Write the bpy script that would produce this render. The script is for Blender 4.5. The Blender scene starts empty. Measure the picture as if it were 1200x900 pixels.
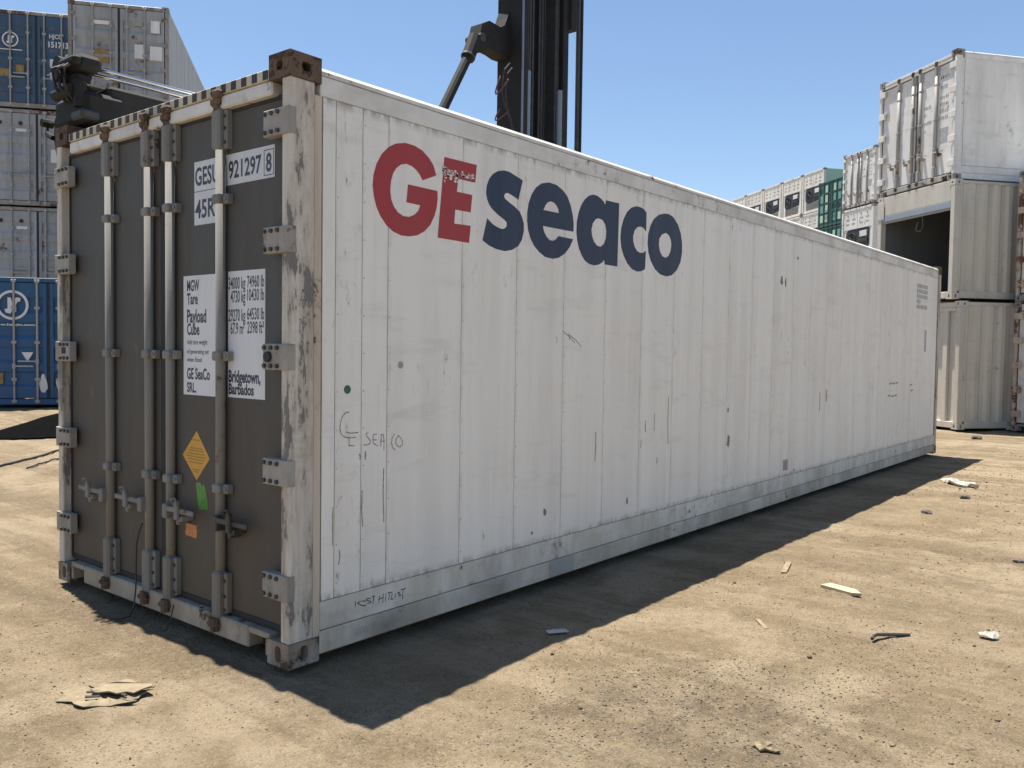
import bpy, bmesh, math, random
import numpy as np
from mathutils import Vector, Matrix
from mathutils.geometry import tessellate_polygon

rnd = random.Random(7)
scene = bpy.context.scene
COL = scene.collection
R = math.radians

# ------------------------------------------------------------------ camera
cam_d = bpy.data.cameras.new('camera')
cam_d.sensor_width = 36.0
cam_d.lens = 1009.72 / 1200 * 36.0
cam_d.clip_start = 0.05
cam_d.clip_end = 3000
cam = bpy.data.objects.new('camera', cam_d)
COL.objects.link(cam)
yaw, pitch, roll = -0.6833, -0.0403, 0.0138
fwd = Vector((math.sin(yaw) * math.cos(pitch), math.cos(yaw) * math.cos(pitch), math.sin(pitch)))
rt = Vector((math.cos(yaw), -math.sin(yaw), 0))
up = rt.cross(fwd)
r2 = math.cos(roll) * rt + math.sin(roll) * up
u2 = -math.sin(roll) * rt + math.cos(roll) * up
cam.matrix_world = Matrix(((r2.x, u2.x, -fwd.x, 3.3385), (r2.y, u2.y, -fwd.y, -2.4563), (r2.z, u2.z, -fwd.z, 1.5314), (0, 0, 0, 1)))
scene.camera = cam

# ------------------------------------------------------------------ light
SUN_TRAVEL = Vector((0.70, -0.105, -2.896))
sun_to = -SUN_TRAVEL.normalized()
elev = math.asin(sun_to.z)
azim = math.atan2(sun_to.x, sun_to.y)          # clockwise from +Y
world = bpy.data.worlds.new('World')
scene.world = world
world.use_nodes = True
wn = world.node_tree
bg = wn.nodes['Background']
sky = wn.nodes.new('ShaderNodeTexSky')
sky.sky_type = 'NISHITA'
sky.sun_disc = False
sky.sun_elevation = elev
sky.sun_rotation = azim
sky.altitude = 0
sky.air_density = 1.0
sky.dust_density = 0.2
sky.ozone_density = 2.5
wn.links.new(sky.outputs[0], bg.inputs[0])
bg.inputs[1].default_value = 0.077
sl = bpy.data.lights.new('sun', 'SUN')
sl.energy = 5.0
sl.angle = R(0.5)
sl.color = (1.0, 0.945, 0.855)
so = bpy.data.objects.new('sun', sl)
COL.objects.link(so)
so.rotation_euler = SUN_TRAVEL.to_track_quat('-Z', 'Y').to_euler()
scene.view_settings.view_transform = 'Standard'
scene.view_settings.look = 'None'
scene.view_settings.exposure = 1.03
scene.view_settings.gamma = 1.0


# ------------------------------------------------------------------ material helpers
class NT:
    def __init__(self, name):
        self.m = bpy.data.materials.new(name)
        self.m.use_nodes = True
        self.t = self.m.node_tree
        self.b = self.t.nodes['Principled BSDF']

    def n(self, kind, **kw):
        nd = self.t.nodes.new(kind)
        for k, v in kw.items():
            setattr(nd, k, v)
        return nd

    def l(self, a, b):
        self.t.links.new(a, b)

    def coords(self, scale=(1, 1, 1), rand=True):
        tc = self.n('ShaderNodeTexCoord')
        mp = self.n('ShaderNodeMapping')
        mp.inputs['Scale'].default_value = scale
        if rand:
            oi = self.n('ShaderNodeObjectInfo')
            ml = self.n('ShaderNodeMath', operation='MULTIPLY')
            ml.inputs[1].default_value = 37.0
            self.l(oi.outputs['Random'], ml.inputs[0])
            ad = self.n('ShaderNodeVectorMath', operation='ADD')
            self.l(tc.outputs['Object'], ad.inputs[0])
            self.l(ml.outputs[0], ad.inputs[1])
            self.l(ad.outputs[0], mp.inputs['Vector'])
        else:
            self.l(tc.outputs['Object'], mp.inputs['Vector'])
        return mp.outputs[0]

    def noise(self, vec, scale, detail=6, rough=0.6, dist=0.0):
        nd = self.n('ShaderNodeTexNoise')
        nd.inputs['Scale'].default_value = scale
        nd.inputs['Detail'].default_value = detail
        nd.inputs['Roughness'].default_value = rough
        nd.inputs['Distortion'].default_value = dist
        self.l(vec, nd.inputs['Vector'])
        return nd.outputs[0]

    def ramp(self, val, lo, hi, a=0.0, b=1.0):
        mr = self.n('ShaderNodeMapRange')
        mr.inputs['From Min'].default_value = lo
        mr.inputs['From Max'].default_value = hi
        mr.inputs['To Min'].default_value = a
        mr.inputs['To Max'].default_value = b
        self.l(val, mr.inputs['Value'])
        return mr.outputs[0]

    def math(self, op, a, b):
        nd = self.n('ShaderNodeMath', operation=op)
        for i, v in enumerate((a, b)):
            if isinstance(v, (int, float)):
                nd.inputs[i].default_value = v
            else:
                self.l(v, nd.inputs[i])
        return nd.outputs[0]

    def mix(self, fac, a, b):
        nd = self.n('ShaderNodeMix', data_type='RGBA')
        for sock, v in ((nd.inputs['Factor'], fac), (nd.inputs['A'], a), (nd.inputs['B'], b)):
            if isinstance(v, (int, float)):
                sock.default_value = v
            elif isinstance(v, tuple):
                sock.default_value = v + (1,) if len(v) == 3 else v
            else:
                self.l(v, sock)
        return nd.outputs['Result']

    def bump(self, h, strength, dist=0.01):
        bp = self.n('ShaderNodeBump')
        bp.inputs['Strength'].default_value = strength
        bp.inputs['Distance'].default_value = dist
        self.l(h, bp.inputs['Height'])
        self.l(bp.outputs[0], self.b.inputs['Normal'])


def paint(name, base, dirt=(0.16, 0.13, 0.10), dirt_amt=0.35, chip=(0.07, 0.045, 0.03), chips=0.68, rough=0.5,
          metal=0.0, streak=(1, 1, 0.12), chip_scale=9.0, bump=0.15, vary=0.06, dust=None, dust_col=(0.22, 0.16, 0.10), wave=0.0, spec=0.35, chip_map=(1, 1, 1), seam=None, scuff=0.0, gate_amt=1.0, stain=None):
    """weathered paint: dirt streaks, chips, optional dust settled below a height (metres), slow waviness of the sheet"""
    t = NT(name)
    st = t.coords(streak)
    iso = t.coords((1, 1, 1))
    d1 = t.noise(st, 3.5, 8, 0.65)
    d2 = t.noise(iso, 1.3, 6, 0.6)
    dm = t.math('MULTIPLY', t.ramp(d1, 0.40, 0.72), t.ramp(d2, 0.3, 0.7, 0.35, 1.0))
    oi = t.n('ShaderNodeObjectInfo')
    hv = t.ramp(oi.outputs['Random'], 0, 1, 1 - vary, 1 + vary)
    hs = t.n('ShaderNodeHueSaturation')
    hs.inputs['Color'].default_value = base + (1,)
    t.l(hv, hs.inputs['Value'])
    c = t.mix(t.math('MULTIPLY', dm, dirt_amt), hs.outputs[0], dirt)
    if dust is not None:
        tc = t.n('ShaderNodeTexCoord')
        sp = t.n('ShaderNodeSeparateXYZ')
        t.l(tc.outputs['Object'], sp.inputs[0])
        z = t.math('ADD', sp.outputs['Z'], t.ramp(d2, 0.3, 0.7, -0.5, 0.5))
        c = t.mix(t.math('MULTIPLY', t.ramp(z, dust, 0.0), t.ramp(d1, 0.2, 0.75, 0.45, 0.85)), c, dust_col)
    if scuff:
        sc = t.noise(t.coords((1, 0.45, 2.2)), 2.6, 9, 0.75)
        c = t.mix(t.math('MULTIPLY', t.ramp(sc, 0.54, 0.72), scuff), c, (0.33, 0.29, 0.25))
        fs = t.noise(t.coords((1, 6.0, 0.5)), 7.0, 8, 0.7)
        c = t.mix(t.math('MULTIPLY', t.ramp(fs, 0.60, 0.74), scuff * 0.9), c, (0.30, 0.27, 0.24))
    if stain is not None:
        sn = t.noise(t.coords((3.0, 3.0, 0.35)), 1.6, 7, 0.65)
        c = t.mix(t.math('MULTIPLY', t.ramp(sn, 0.44, 0.62), 0.75), c, stain)
    if seam is not None:
        tg = t.n('ShaderNodeTexCoord')
        sg = t.n('ShaderNodeSeparateXYZ')
        t.l(tg.outputs['Generated'], sg.inputs[0])
        ed = t.math('ABSOLUTE', t.math('SUBTRACT', sg.outputs[seam], 0.5), 0.0)
        edz = t.math('ABSOLUTE', t.math('SUBTRACT', sg.outputs['Z'], 0.5), 0.0)
        nz = t.noise(t.coords((1, 3, 0.8)), 6.0, 8, 0.7)
        em = t.math('MULTIPLY', t.ramp(ed, 0.44, 0.50), t.ramp(nz, 0.44, 0.66))
        ez = t.math('MULTIPLY', t.ramp(edz, 0.482, 0.5), t.ramp(nz, 0.40, 0.62))
        c = t.mix(t.math('MULTIPLY', em, 0.30), c, (0.26, 0.21, 0.16))
        c = t.mix(t.math('MULTIPLY', ez, 0.75), c, (0.20, 0.16, 0.12))
    ch = t.noise(t.coords(chip_map), chip_scale, 10, 0.72)
    gate = t.ramp(t.noise(iso, 0.9, 3, 0.5), 0.42, 0.62, -0.10 * gate_amt, 0.05 * gate_amt)
    cm = t.ramp(t.math('ADD', ch, gate), chips, chips + 0.025)
    halo = t.ramp(t.math('ADD', ch, gate), chips - 0.09, chips + 0.02)
    c = t.mix(t.math('MULTIPLY', halo, 0.35), c, (0.20, 0.11, 0.06))
    c = t.mix(cm, c, chip)
    t.l(c, t.b.inputs['Base Color'])
    t.b.inputs['Roughness'].default_value = rough
    t.b.inputs['Metallic'].default_value = metal
    t.b.inputs['Specular IOR Level'].default_value = spec
    h = t.math('ADD', t.math('MULTIPLY', cm, -0.6), t.math('MULTIPLY', t.noise(iso, 60, 3, 0.6), 0.25))
    if wave:
        h = t.math('ADD', h, t.math('MULTIPLY', t.noise(iso, 2.2, 2, 0.5), wave))
    t.bump(h, bump, 0.004)
    return t.m


def plain(name, col, rough=0.5, metal=0.0, noise=0.25, scale=20.0, bump=0.1):
    t = NT(name)
    v = t.coords()
    a = t.noise(v, scale, 6, 0.65)
    c = t.mix(t.ramp(a, 0.3, 0.7), tuple(x * (1 - noise) for x in col), tuple(min(1, x * (1 + noise)) for x in col))
    t.l(c, t.b.inputs['Base Color'])
    t.b.inputs['Roughness'].default_value = rough
    t.b.inputs['Metallic'].default_value = metal
    t.bump(a, bump, 0.004)
    return t.m


M = {}
M['white_panel'] = paint('white_panel', (0.84, 0.805, 0.74), dirt=(0.42, 0.37, 0.30), dirt_amt=0.36, chip=(0.13, 0.11, 0.09), chips=0.70, streak=(1, 2.0, 0.12), chip_scale=10, bump=0.4, vary=0.018, wave=11.0, rough=0.40, chip_map=(1, 1.6, 0.7), seam='Y', scuff=0.24)
M['white_rail'] = paint('white_rail', (0.73, 0.71, 0.66), dirt=(0.24, 0.20, 0.16), dirt_amt=0.75, chips=0.655, streak=(1, 0.6, 0.6), bump=0.3, vary=0.02, scuff=0.45)
M['white_sill'] = paint('white_sill', (0.68, 0.61, 0.50), dirt=(0.17, 0.135, 0.10), dirt_amt=0.95, chips=0.63, streak=(0.8, 0.6, 0.5), bump=0.35, scuff=0.5, rough=0.65, stain=(0.42, 0.35, 0.26))
M['kick_white'] = paint('kick_white', (0.72, 0.68, 0.60), dirt=(0.24, 0.19, 0.145), dirt_amt=0.9, chips=0.64, streak=(0.8, 0.8, 0.5), bump=0.35, scuff=0.5, rough=0.6, stain=(0.56, 0.49, 0.39))
M['dirty_sill'] = paint('dirty_sill', (0.46, 0.41, 0.33), dirt=(0.15, 0.12, 0.09), dirt_amt=0.95, chips=0.60, streak=(0.8, 0.6, 0.5), bump=0.4, scuff=0.5, rough=0.7, stain=(0.29, 0.225, 0.155))
M['cream_trim'] = paint('cream_trim', (0.60, 0.51, 0.40), dirt=(0.24, 0.17, 0.12), dirt_amt=0.8, chips=0.64, streak=(2, 2, 0.2))
M['worn_post'] = paint('worn_post', (0.66, 0.61, 0.53), dirt=(0.27, 0.225, 0.18), dirt_amt=1.0, chip=(0.19, 0.175, 0.16), chips=0.535, streak=(2.5, 2.5, 0.16), chip_scale=6.5, bump=0.7, rough=0.65, chip_map=(1.6, 1.6, 0.42), scuff=0.6, gate_amt=0.35, stain=(0.42, 0.335, 0.24))
M['rust_casting'] = paint('rust_casting', (0.125, 0.088, 0.063), dirt=(0.04, 0.032, 0.026), dirt_amt=1.0, chip=(0.06, 0.045, 0.035), chips=0.52, bump=1.0, rough=0.9, streak=(1.5, 1.5, 0.7), chip_scale=16, gate_amt=0.2, stain=(0.17, 0.115, 0.075))
M['low_casting'] = paint('low_casting', (0.38, 0.34, 0.28), dirt=(0.11, 0.085, 0.065), dirt_amt=1.0, chip=(0.08, 0.06, 0.045), chips=0.515, bump=0.8, rough=0.8, streak=(1.5, 1.5, 1), scuff=0.5, gate_amt=0.4, chip_scale=8, stain=(0.20, 0.145, 0.095))
M['grey_door'] = paint('grey_door', (0.094, 0.094, 0.089), dirt=(0.070, 0.060, 0.048), dirt_amt=0.8, chip=(0.26, 0.25, 0.23), chips=0.71, dust=1.75, dust_col=(0.112, 0.080, 0.049), bump=0.35, vary=0.0, rough=0.68, streak=(1.6, 1, 0.14), chip_map=(1.4, 1, 0.6), stain=(0.085, 0.070, 0.055))
M['bar_metal'] = paint('bar_metal', (0.25, 0.243, 0.226), dirt=(0.14, 0.12, 0.10), dirt_amt=0.8, chip=(0.10, 0.075, 0.055), chips=0.64, dust=0.6, dust_col=(0.19, 0.155, 0.115), metal=0.0, bump=0.3, rough=0.7, streak=(3, 3, 0.25), spec=0.2)
M['hinge_metal'] = paint('hinge_metal', (0.36, 0.335, 0.295), dirt=(0.15, 0.12, 0.095), dirt_amt=0.85, chip=(0.10, 0.07, 0.05), chips=0.62, metal=0.0, bump=0.3, rough=0.65, streak=(2, 2, 1))
M['dark_metal'] = plain('dark_metal', (0.07, 0.065, 0.06), 0.6, 0.3)
M['rubber'] = plain('rubber', (0.025, 0.025, 0.026), 0.75)
M['gap_dark'] = plain('gap_dark', (0.22, 0.20, 0.175), 0.8)
M['decal_white'] = paint('decal_white', (0.70, 0.70, 0.71), dirt=(0.33, 0.30, 0.26), dirt_amt=0.5, chips=0.72, bump=0.05)
M['ink_blue'] = plain('ink_blue', (0.035, 0.04, 0.065), 0.5, noise=0.15, bump=0.0)
M['ink_black'] = plain('ink_black', (0.02, 0.02, 0.02), 0.6, noise=0.15, bump=0.0)


def pen(name, dark, pale):
    t = NT(name)
    a = t.noise(t.coords(), 55, 6, 0.7)
    t.l(t.mix(t.ramp(a, 0.40, 0.64), dark, pale), t.b.inputs['Base Color'])
    t.b.inputs['Roughness'].default_value = 0.6
    return t.m


M['marker'] = pen('marker', (0.10, 0.09, 0.085), (0.52, 0.49, 0.45))
M['marker_faint'] = plain('marker_faint', (0.36, 0.34, 0.33), 0.7, noise=0.3, bump=0.0)
M['logo_red'] = paint('logo_red', (0.385, 0.040, 0.044), dirt=(0.30, 0.10, 0.09), dirt_amt=0.3, chip=(0.6, 0.5, 0.46), chips=0.80, bump=0.05, streak=(1, 2, 0.1))
M['logo_navy'] = paint('logo_navy', (0.026, 0.040, 0.078), dirt=(0.08, 0.09, 0.12), dirt_amt=0.4, chip=(0.5, 0.5, 0.48), chips=0.83, bump=0.05, streak=(1, 2, 0.1))
M['amber'] = plain('amber', (0.62, 0.33, 0.045), 0.5, noise=0.08, bump=0.0)
M['amber_dark'] = plain('amber_dark', (0.36, 0.18, 0.03), 0.5, noise=0.08, bump=0.0)
M['green_label'] = plain('green_label', (0.07, 0.26, 0.04), 0.4, noise=0.3, bump=0.05)
M['orange_tag'] = plain('orange_tag', (0.52, 0.20, 0.075), 0.5, noise=0.4, scale=70, bump=0.1)
M['stripe_black'] = plain('stripe_black', (0.03, 0.028, 0.026), 0.6)
M['stripe_cream'] = paint('stripe_cream', (0.58, 0.50, 0.35), dirt=(0.20, 0.15, 0.11), dirt_amt=0.8, chips=0.62)
# other containers
M['blue_paint'] = paint('blue_paint', (0.045, 0.095, 0.170), dirt=(0.05, 0.055, 0.06), dirt_amt=0.8, chip=(0.11, 0.065, 0.045), chips=0.635, chip_scale=4, scuff=0.35)
M['blue_bright'] = paint('blue_bright', (0.024, 0.090, 0.205), dirt=(0.04, 0.065, 0.09), dirt_amt=0.6, chip=(0.15, 0.10, 0.07), chips=0.68, chip_scale=5)
M['grey_paint'] = paint('grey_paint', (0.33, 0.35, 0.365), dirt=(0.15, 0.135, 0.12), dirt_amt=0.85, chip=(0.085, 0.05, 0.035), chips=0.625, chip_scale=4.0, scuff=0.4)
M['grey_side'] = paint('grey_side', (0.48, 0.49, 0.50), dirt=(0.2, 0.18, 0.16), dirt_amt=0.4, chips=0.72, chip_scale=4.5)
M['grey_bar'] = paint('grey_bar', (0.36, 0.36, 0.35), dirt=(0.15, 0.12, 0.1), dirt_amt=0.7, chips=0.66, metal=0.1)
M['rust_frame'] = paint('rust_frame', (0.30, 0.29, 0.27), dirt=(0.10, 0.07, 0.05), dirt_amt=0.9, chip=(0.09, 0.05, 0.035), chips=0.56, chip_scale=4)
M['cream_paint'] = paint('cream_paint', (0.56, 0.53, 0.46), dirt=(0.28, 0.25, 0.20), dirt_amt=0.6, chips=0.68, chip_scale=6, vary=0.02, scuff=0.3)
M['dirty_white'] = paint('dirty_white', (0.72, 0.71, 0.68), dirt=(0.32, 0.29, 0.25), dirt_amt=0.55, chips=0.665, chip_scale=5, wave=0.6, vary=0.02, scuff=0.4)
M['grimy_bar'] = paint('grimy_bar', (0.42, 0.41, 0.39), dirt=(0.10, 0.085, 0.07), dirt_amt=1.0, chips=0.62, chip_scale=5)
M['rusty_white'] = paint('rusty_white', (0.62, 0.54, 0.44), dirt=(0.25, 0.13, 0.07), dirt_amt=0.9, chip=(0.15, 0.07, 0.04), chips=0.53, chip_scale=5)
M['green_paint'] = paint('green_paint', (0.038, 0.105, 0.098), dirt=(0.06, 0.08, 0.075), dirt_amt=0.6, chips=0.70, chip_scale=4)
M['green_pale'] = paint('green_pale', (0.38, 0.56, 0.44), dirt=(0.3, 0.3, 0.25), dirt_amt=0.3, chips=0.78)
M['reefer_cream'] = paint('reefer_cream', (0.78, 0.755, 0.70), dirt=(0.32, 0.26, 0.20), dirt_amt=0.6, chips=0.655, chip_scale=4, scuff=0.35)
M['unit_black'] = plain('unit_black', (0.02, 0.022, 0.028), 0.55)
M['pink_panel'] = paint('decal_grey', (0.5, 0.5, 0.5), chips=0.8)
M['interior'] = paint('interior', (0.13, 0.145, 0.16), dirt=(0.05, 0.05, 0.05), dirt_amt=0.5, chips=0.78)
M['steel_blue'] = paint('steel_blue', (0.27, 0.31, 0.37), dirt=(0.2, 0.18, 0.16), dirt_amt=0.4, chips=0.74)
M['ochre_decal'] = plain('ochre_decal', (0.25, 0.165, 0.055), 0.6, noise=0.5, scale=9)
# handler
M['machine_black'] = plain('machine_black', (0.007, 0.0065, 0.006), 0.8, 0.0, noise=0.7, scale=6, bump=0.4)
M['machine_grey'] = plain('machine_grey', (0.03, 0.031, 0.033), 0.6, 0.0, noise=0.4, scale=8)
M['mast_light'] = plain('mast_light', (0.17, 0.20, 0.235), 0.35, 0.3, noise=0.15)
M['chrome'] = plain('chrome', (0.75, 0.75, 0.75), 0.12, 1.0, noise=0.03)
M['hose_red'] = plain('hose_red', (0.12, 0.035, 0.03), 0.7)
M['machine_yellow'] = paint('machine_yellow', (0.5, 0.30, 0.04), chips=0.7)
M['glass_dark'] = plain('glass_dark', (0.02, 0.025, 0.03), 0.05)
# litter
M['patch_steel'] = paint('patch_steel', (0.40, 0.38, 0.34), dirt=(0.22, 0.19, 0.16), dirt_amt=0.6, chips=0.66)
M['cardboard'] = plain('cardboard', (0.225, 0.178, 0.112), 0.9, noise=0.35, scale=9, bump=0.3)
M['paper'] = plain('paper', (0.46, 0.435, 0.38), 0.85, noise=0.25, scale=25, bump=0.3)
M['pale_board'] = plain('pale_board', (0.42, 0.36, 0.23), 0.85, noise=0.15)
M['plank'] = plain('plank', (0.24, 0.18, 0.11), 0.85, noise=0.3, scale=15)
M['stone_dark'] = plain('stone_dark', (0.10, 0.085, 0.07), 0.9, noise=0.4)
M['shadow_black'] = plain('shadow_black', (0.006, 0.006, 0.006), 1.0)  # near-black that stands in for a cast shadow on the dirt
M['shadow_black'].node_tree.nodes['Principled BSDF'].inputs['Specular IOR Level'].default_value = 0.0
M['black_rubber_cable'] = plain('black_rubber_cable', (0.03, 0.03, 0.03), 0.6)


# ------------------------------------------------------------------ mesh helpers
class MB:
    def __init__(self):
        self.v = []
        self.f = []

    def add(self, vs, fs):
        o = len(self.v)
        self.v += [tuple(p) for p in vs]
        self.f += [tuple(i + o for i in f) for f in fs]
        return self

    def box(self, x0, x1, y0, y1, z0, z1, c=0.0, mat=None):
        c = min(c, 0.45 * min(x1 - x0, y1 - y0, z1 - z0))
        if c <= 0:
            vs = [(x, y, z) for z in (z0, z1) for y in (y0, y1) for x in (x0, x1)]
            fs = [(0, 2, 3, 1), (4, 5, 7, 6), (0, 1, 5, 4), (2, 6, 7, 3), (0, 4, 6, 2), (1, 3, 7, 5)]
        else:
            vs, idx = [], {}
            X, Y, Z = (x0, x1), (y0, y1), (z0, z1)
            s = (1, -1)
            for i in (0, 1):
                for j in (0, 1):
                    for k in (0, 1):
                        b = (X[i], Y[j], Z[k])
                        d = (c * s[i], c * s[j], c * s[k])
                        for a in range(3):
                            p = [b[q] + (0 if q == a else d[q]) for q in range(3)]
                            idx[(i, j, k, a)] = len(vs)
                            vs.append(tuple(p))
            fs = []
            for a in range(3):
                for e in (0, 1):
                    def K(p, q):
                        t = [0, 0, 0]
                        t[a] = e
                        o = [w for w in range(3) if w != a]
                        t[o[0]] = p
                        t[o[1]] = q
                        return idx[(t[0], t[1], t[2], a)]
                    fs.append((K(0, 0), K(1, 0), K(1, 1), K(0, 1)))
            for a in range(3):
                o = [w for w in range(3) if w != a]
                for p in (0, 1):
                    for q in (0, 1):
                        def K2(e, ax):
                            t = [0, 0, 0]
                            t[a] = e
                            t[o[0]] = p
                            t[o[1]] = q
                            return idx[(t[0], t[1], t[2], ax)]
                        fs.append((K2(0, o[0]), K2(1, o[0]), K2(1, o[1]), K2(0, o[1])))
            for i in (0, 1):
                for j in (0, 1):
                    for k in (0, 1):
                        fs.append((idx[(i, j, k, 0)], idx[(i, j, k, 1)], idx[(i, j, k, 2)]))
        if mat is not None:
            vs = [tuple(mat @ Vector(p)) for p in vs]
        return self.add(vs, fs)

    def cyl(self, p0, p1, r, n=10, r1=None):
        p0, p1 = Vector(p0), Vector(p1)
        d = (p1 - p0).normalized()
        a = d.orthogonal().normalized()
        b = d.cross(a)
        r1 = r if r1 is None else r1
        vs = []
        for p, q in ((p0, r), (p1, r1)):
            for i in range(n):
                t = 2 * math.pi * i / n
                vs.append(p + q * (math.cos(t) * a + math.sin(t) * b))
        fs = [(i, (i + 1) % n, n + (i + 1) % n, n + i) for i in range(n)]
        fs += [tuple(range(n - 1, -1, -1)), tuple(range(n, 2 * n))]
        return self.add(vs, fs)

    def tube(self, pts, r, n=6):
        pts = [Vector(p) for p in pts]
        vs, fs = [], []
        for i, p in enumerate(pts):
            d = (pts[min(i + 1, len(pts) - 1)] - pts[max(i - 1, 0)]).normalized()
            ref = Vector((0, 0, 1)) if abs(d.z) < 0.9 else Vector((1, 0, 0))
            a = d.cross(ref).normalized()
            b = d.cross(a)
            for k in range(n):
                t = 2 * math.pi * k / n
                vs.append(p + r * (math.cos(t) * a + math.sin(t) * b))
        for i in range(len(pts) - 1):
            for k in range(n):
                fs.append((i * n + k, i * n + (k + 1) % n, (i + 1) * n + (k + 1) % n, (i + 1) * n + k))
        fs += [tuple(range(n - 1, -1, -1)), tuple((len(pts) - 1) * n + k for k in range(n))]
        return self.add(vs, fs)

    def prism(self, loops, mapf, a0, a1):
        """loops: outline (and holes) in 2-D; mapf(u, v, a) -> 3-D point"""
        flat = [p for lp in loops for p in lp]
        tris = tessellate_polygon([[Vector((p[0], p[1], 0)) for p in lp] for lp in loops])
        n = len(flat)
        vs = [mapf(p[0], p[1], a0) for p in flat] + [mapf(p[0], p[1], a1) for p in flat]
        fs = [tuple(t) for t in tris] + [tuple(i + n for i in reversed(t)) for t in tris]
        o = 0
        for lp in loops:
            k = len(lp)
            for i in range(k):
                j = (i + 1) % k
                fs.append((o + i, o + j, n + o + j, n + o + i))
            o += k
        return self.add(vs, fs)

    def mesh(self, name, mat, smooth=False):
        me = bpy.data.meshes.new(name)
        me.from_pydata(self.v, [], self.f)
        bm = bmesh.new()
        bm.from_mesh(me)
        bmesh.ops.recalc_face_normals(bm, faces=bm.faces)
        bm.to_mesh(me)
        bm.free()
        if mat is not None:
            me.materials.append(M[mat] if isinstance(mat, str) else mat)
        if smooth:
            for p in me.polygons:
                p.use_smooth = True
        return me

    def build(self, name, mat, parent=None, smooth=False):
        o = bpy.data.objects.new(name, self.mesh(name, mat, smooth))
        COL.objects.link(o)
        if parent is not None:
            o.parent = parent
        return o


def tag(o, label=None, cat=None, group=None, kind=None):
    for k, v in (('label', label), ('category', cat), ('group', group), ('kind', kind)):
        if v:
            o[k] = v
    return o


def thing(name, label, cat, loc=(0, 0, 0), rz=0.0, group=None):
    o = bpy.data.objects.new(name, None)
    o.empty_display_size = 0.3
    COL.objects.link(o)
    o.location = loc
    o.rotation_euler = (0, 0, rz)
    return tag(o, label, cat, group)


def copy_tree(o, parent=None):
    c = o.copy()
    COL.objects.link(c)
    if parent is not None:
        c.parent = parent
    for ch in list(o.children):
        copy_tree(ch, c)
    return c


_txt_cache = {}


def text_mesh(s, bold=0.0):
    key = (s, bold)
    if key not in _txt_cache:
        cu = bpy.data.curves.new('lettering', 'FONT')
        cu.body = s
        cu.size = 1.0
        cu.offset = bold
        cu.resolution_u = 3
        ob = bpy.data.objects.new('lettering', cu)
        COL.objects.link(ob)
        dg = bpy.context.evaluated_depsgraph_get()
        me = ob.evaluated_get(dg).to_mesh()
        vs = [tuple(v.co) for v in me.vertices]
        fs = [tuple(p.vertices) for p in me.polygons]
        ob.evaluated_get(dg).to_mesh_clear()
        bpy.data.objects.remove(ob)
        _txt_cache[key] = (vs, fs)
    return _txt_cache[key]


def fit_text(mb, s, u0, u1, v0, v1, mapf, bold=0.02):
    """lay a line of lettering into the rectangle u0..u1, v0..v1"""
    vs, fs = text_mesh(s, bold)
    xs = [p[0] for p in vs]
    ys = [p[1] for p in vs]
    ax, bx, ay, by = min(xs), max(xs), min(ys), max(ys)
    if 'g' in s or 'y' in s or ',' in s or 'p' in s:
        ay = max(ay, 0.0) if ay > -0.01 else 0.0
    sx, sy = (u1 - u0) / (bx - ax), (v1 - v0) / (by - ay)
    mb.add([mapf(u0 + (p[0] - ax) * sx, v0 + (p[1] - ay) * sy) for p in vs], fs)


def letter_line(parent, mat, s, u0, u1, v0, v1, mapf, bold=0.02):
    mb = MB()
    fit_text(mb, s, u0, u1, v0, v1, mapf, bold)
    return mb.build('lettering', mat, parent)


def stuff(o):
    o['kind'] = 'stuff'
    return o


def stroke(mb, pts, w, mapf):
    """flat pen stroke along a 2-D polyline"""
    for (a, b) in zip(pts[:-1], pts[1:]):
        a, b = Vector((a[0], a[1])), Vector((b[0], b[1]))
        d = (b - a)
        if d.length < 1e-6:
            continue
        d.normalize()
        nrm = Vector((-d.y, d.x)) * w * 0.5
        a2, b2 = a - d * w * 0.3, b + d * w * 0.3
        mb.add([mapf(*(a2 + nrm)), mapf(*(b2 + nrm)), mapf(*(b2 - nrm)), mapf(*(a2 - nrm))], [(0, 1, 2, 3)])


def ring2d(cx, cy, r, n=28):
    return [(cx + r * math.cos(2 * math.pi * i / n), cy + r * math.sin(2 * math.pi * i / n)) for i in range(n)]


# ------------------------------------------------------------------ container pieces (local frame: width x, length +y, height z, door end at y = 0)
HW = 1.219


def holed_face(mb, o, u, v, inn, w, h, hw, hh, depth):
    """rectangular face with an oval hole that goes inwards"""
    o, u, v, inn = Vector(o), Vector(u), Vector(v), Vector(inn)
    per = [(1, 0), (1, .5), (1, 1), (.5, 1), (0, 1), (-.5, 1), (-1, 1), (-1, .5), (-1, 0), (-1, -.5), (-1, -1), (-.5, -1), (0, -1), (.5, -1), (1, -1), (1, -.5)]
    vs = [o + u * (p[0] * w / 2) + v * (p[1] * h / 2) for p in per]
    ov = []
    for i in range(16):
        t = 2 * math.pi * i / 16
        ov.append((math.copysign(abs(math.cos(t)) ** .7, math.cos(t)) * hw / 2, math.copysign(abs(math.sin(t)) ** .7, math.sin(t)) * hh / 2))
    vs += [o + u * a + v * b for a, b in ov]
    vs += [o + u * a + v * b + inn * depth for a, b in ov]
    fs = []
    for i in range(16):
        j = (i + 1) % 16
        fs.append((i, j, 16 + j, 16 + i))
        fs.append((16 + i, 16 + j, 32 + j, 32 + i))
    fs.append(tuple(range(32, 48)))
    mb.add(vs, fs)


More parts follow.
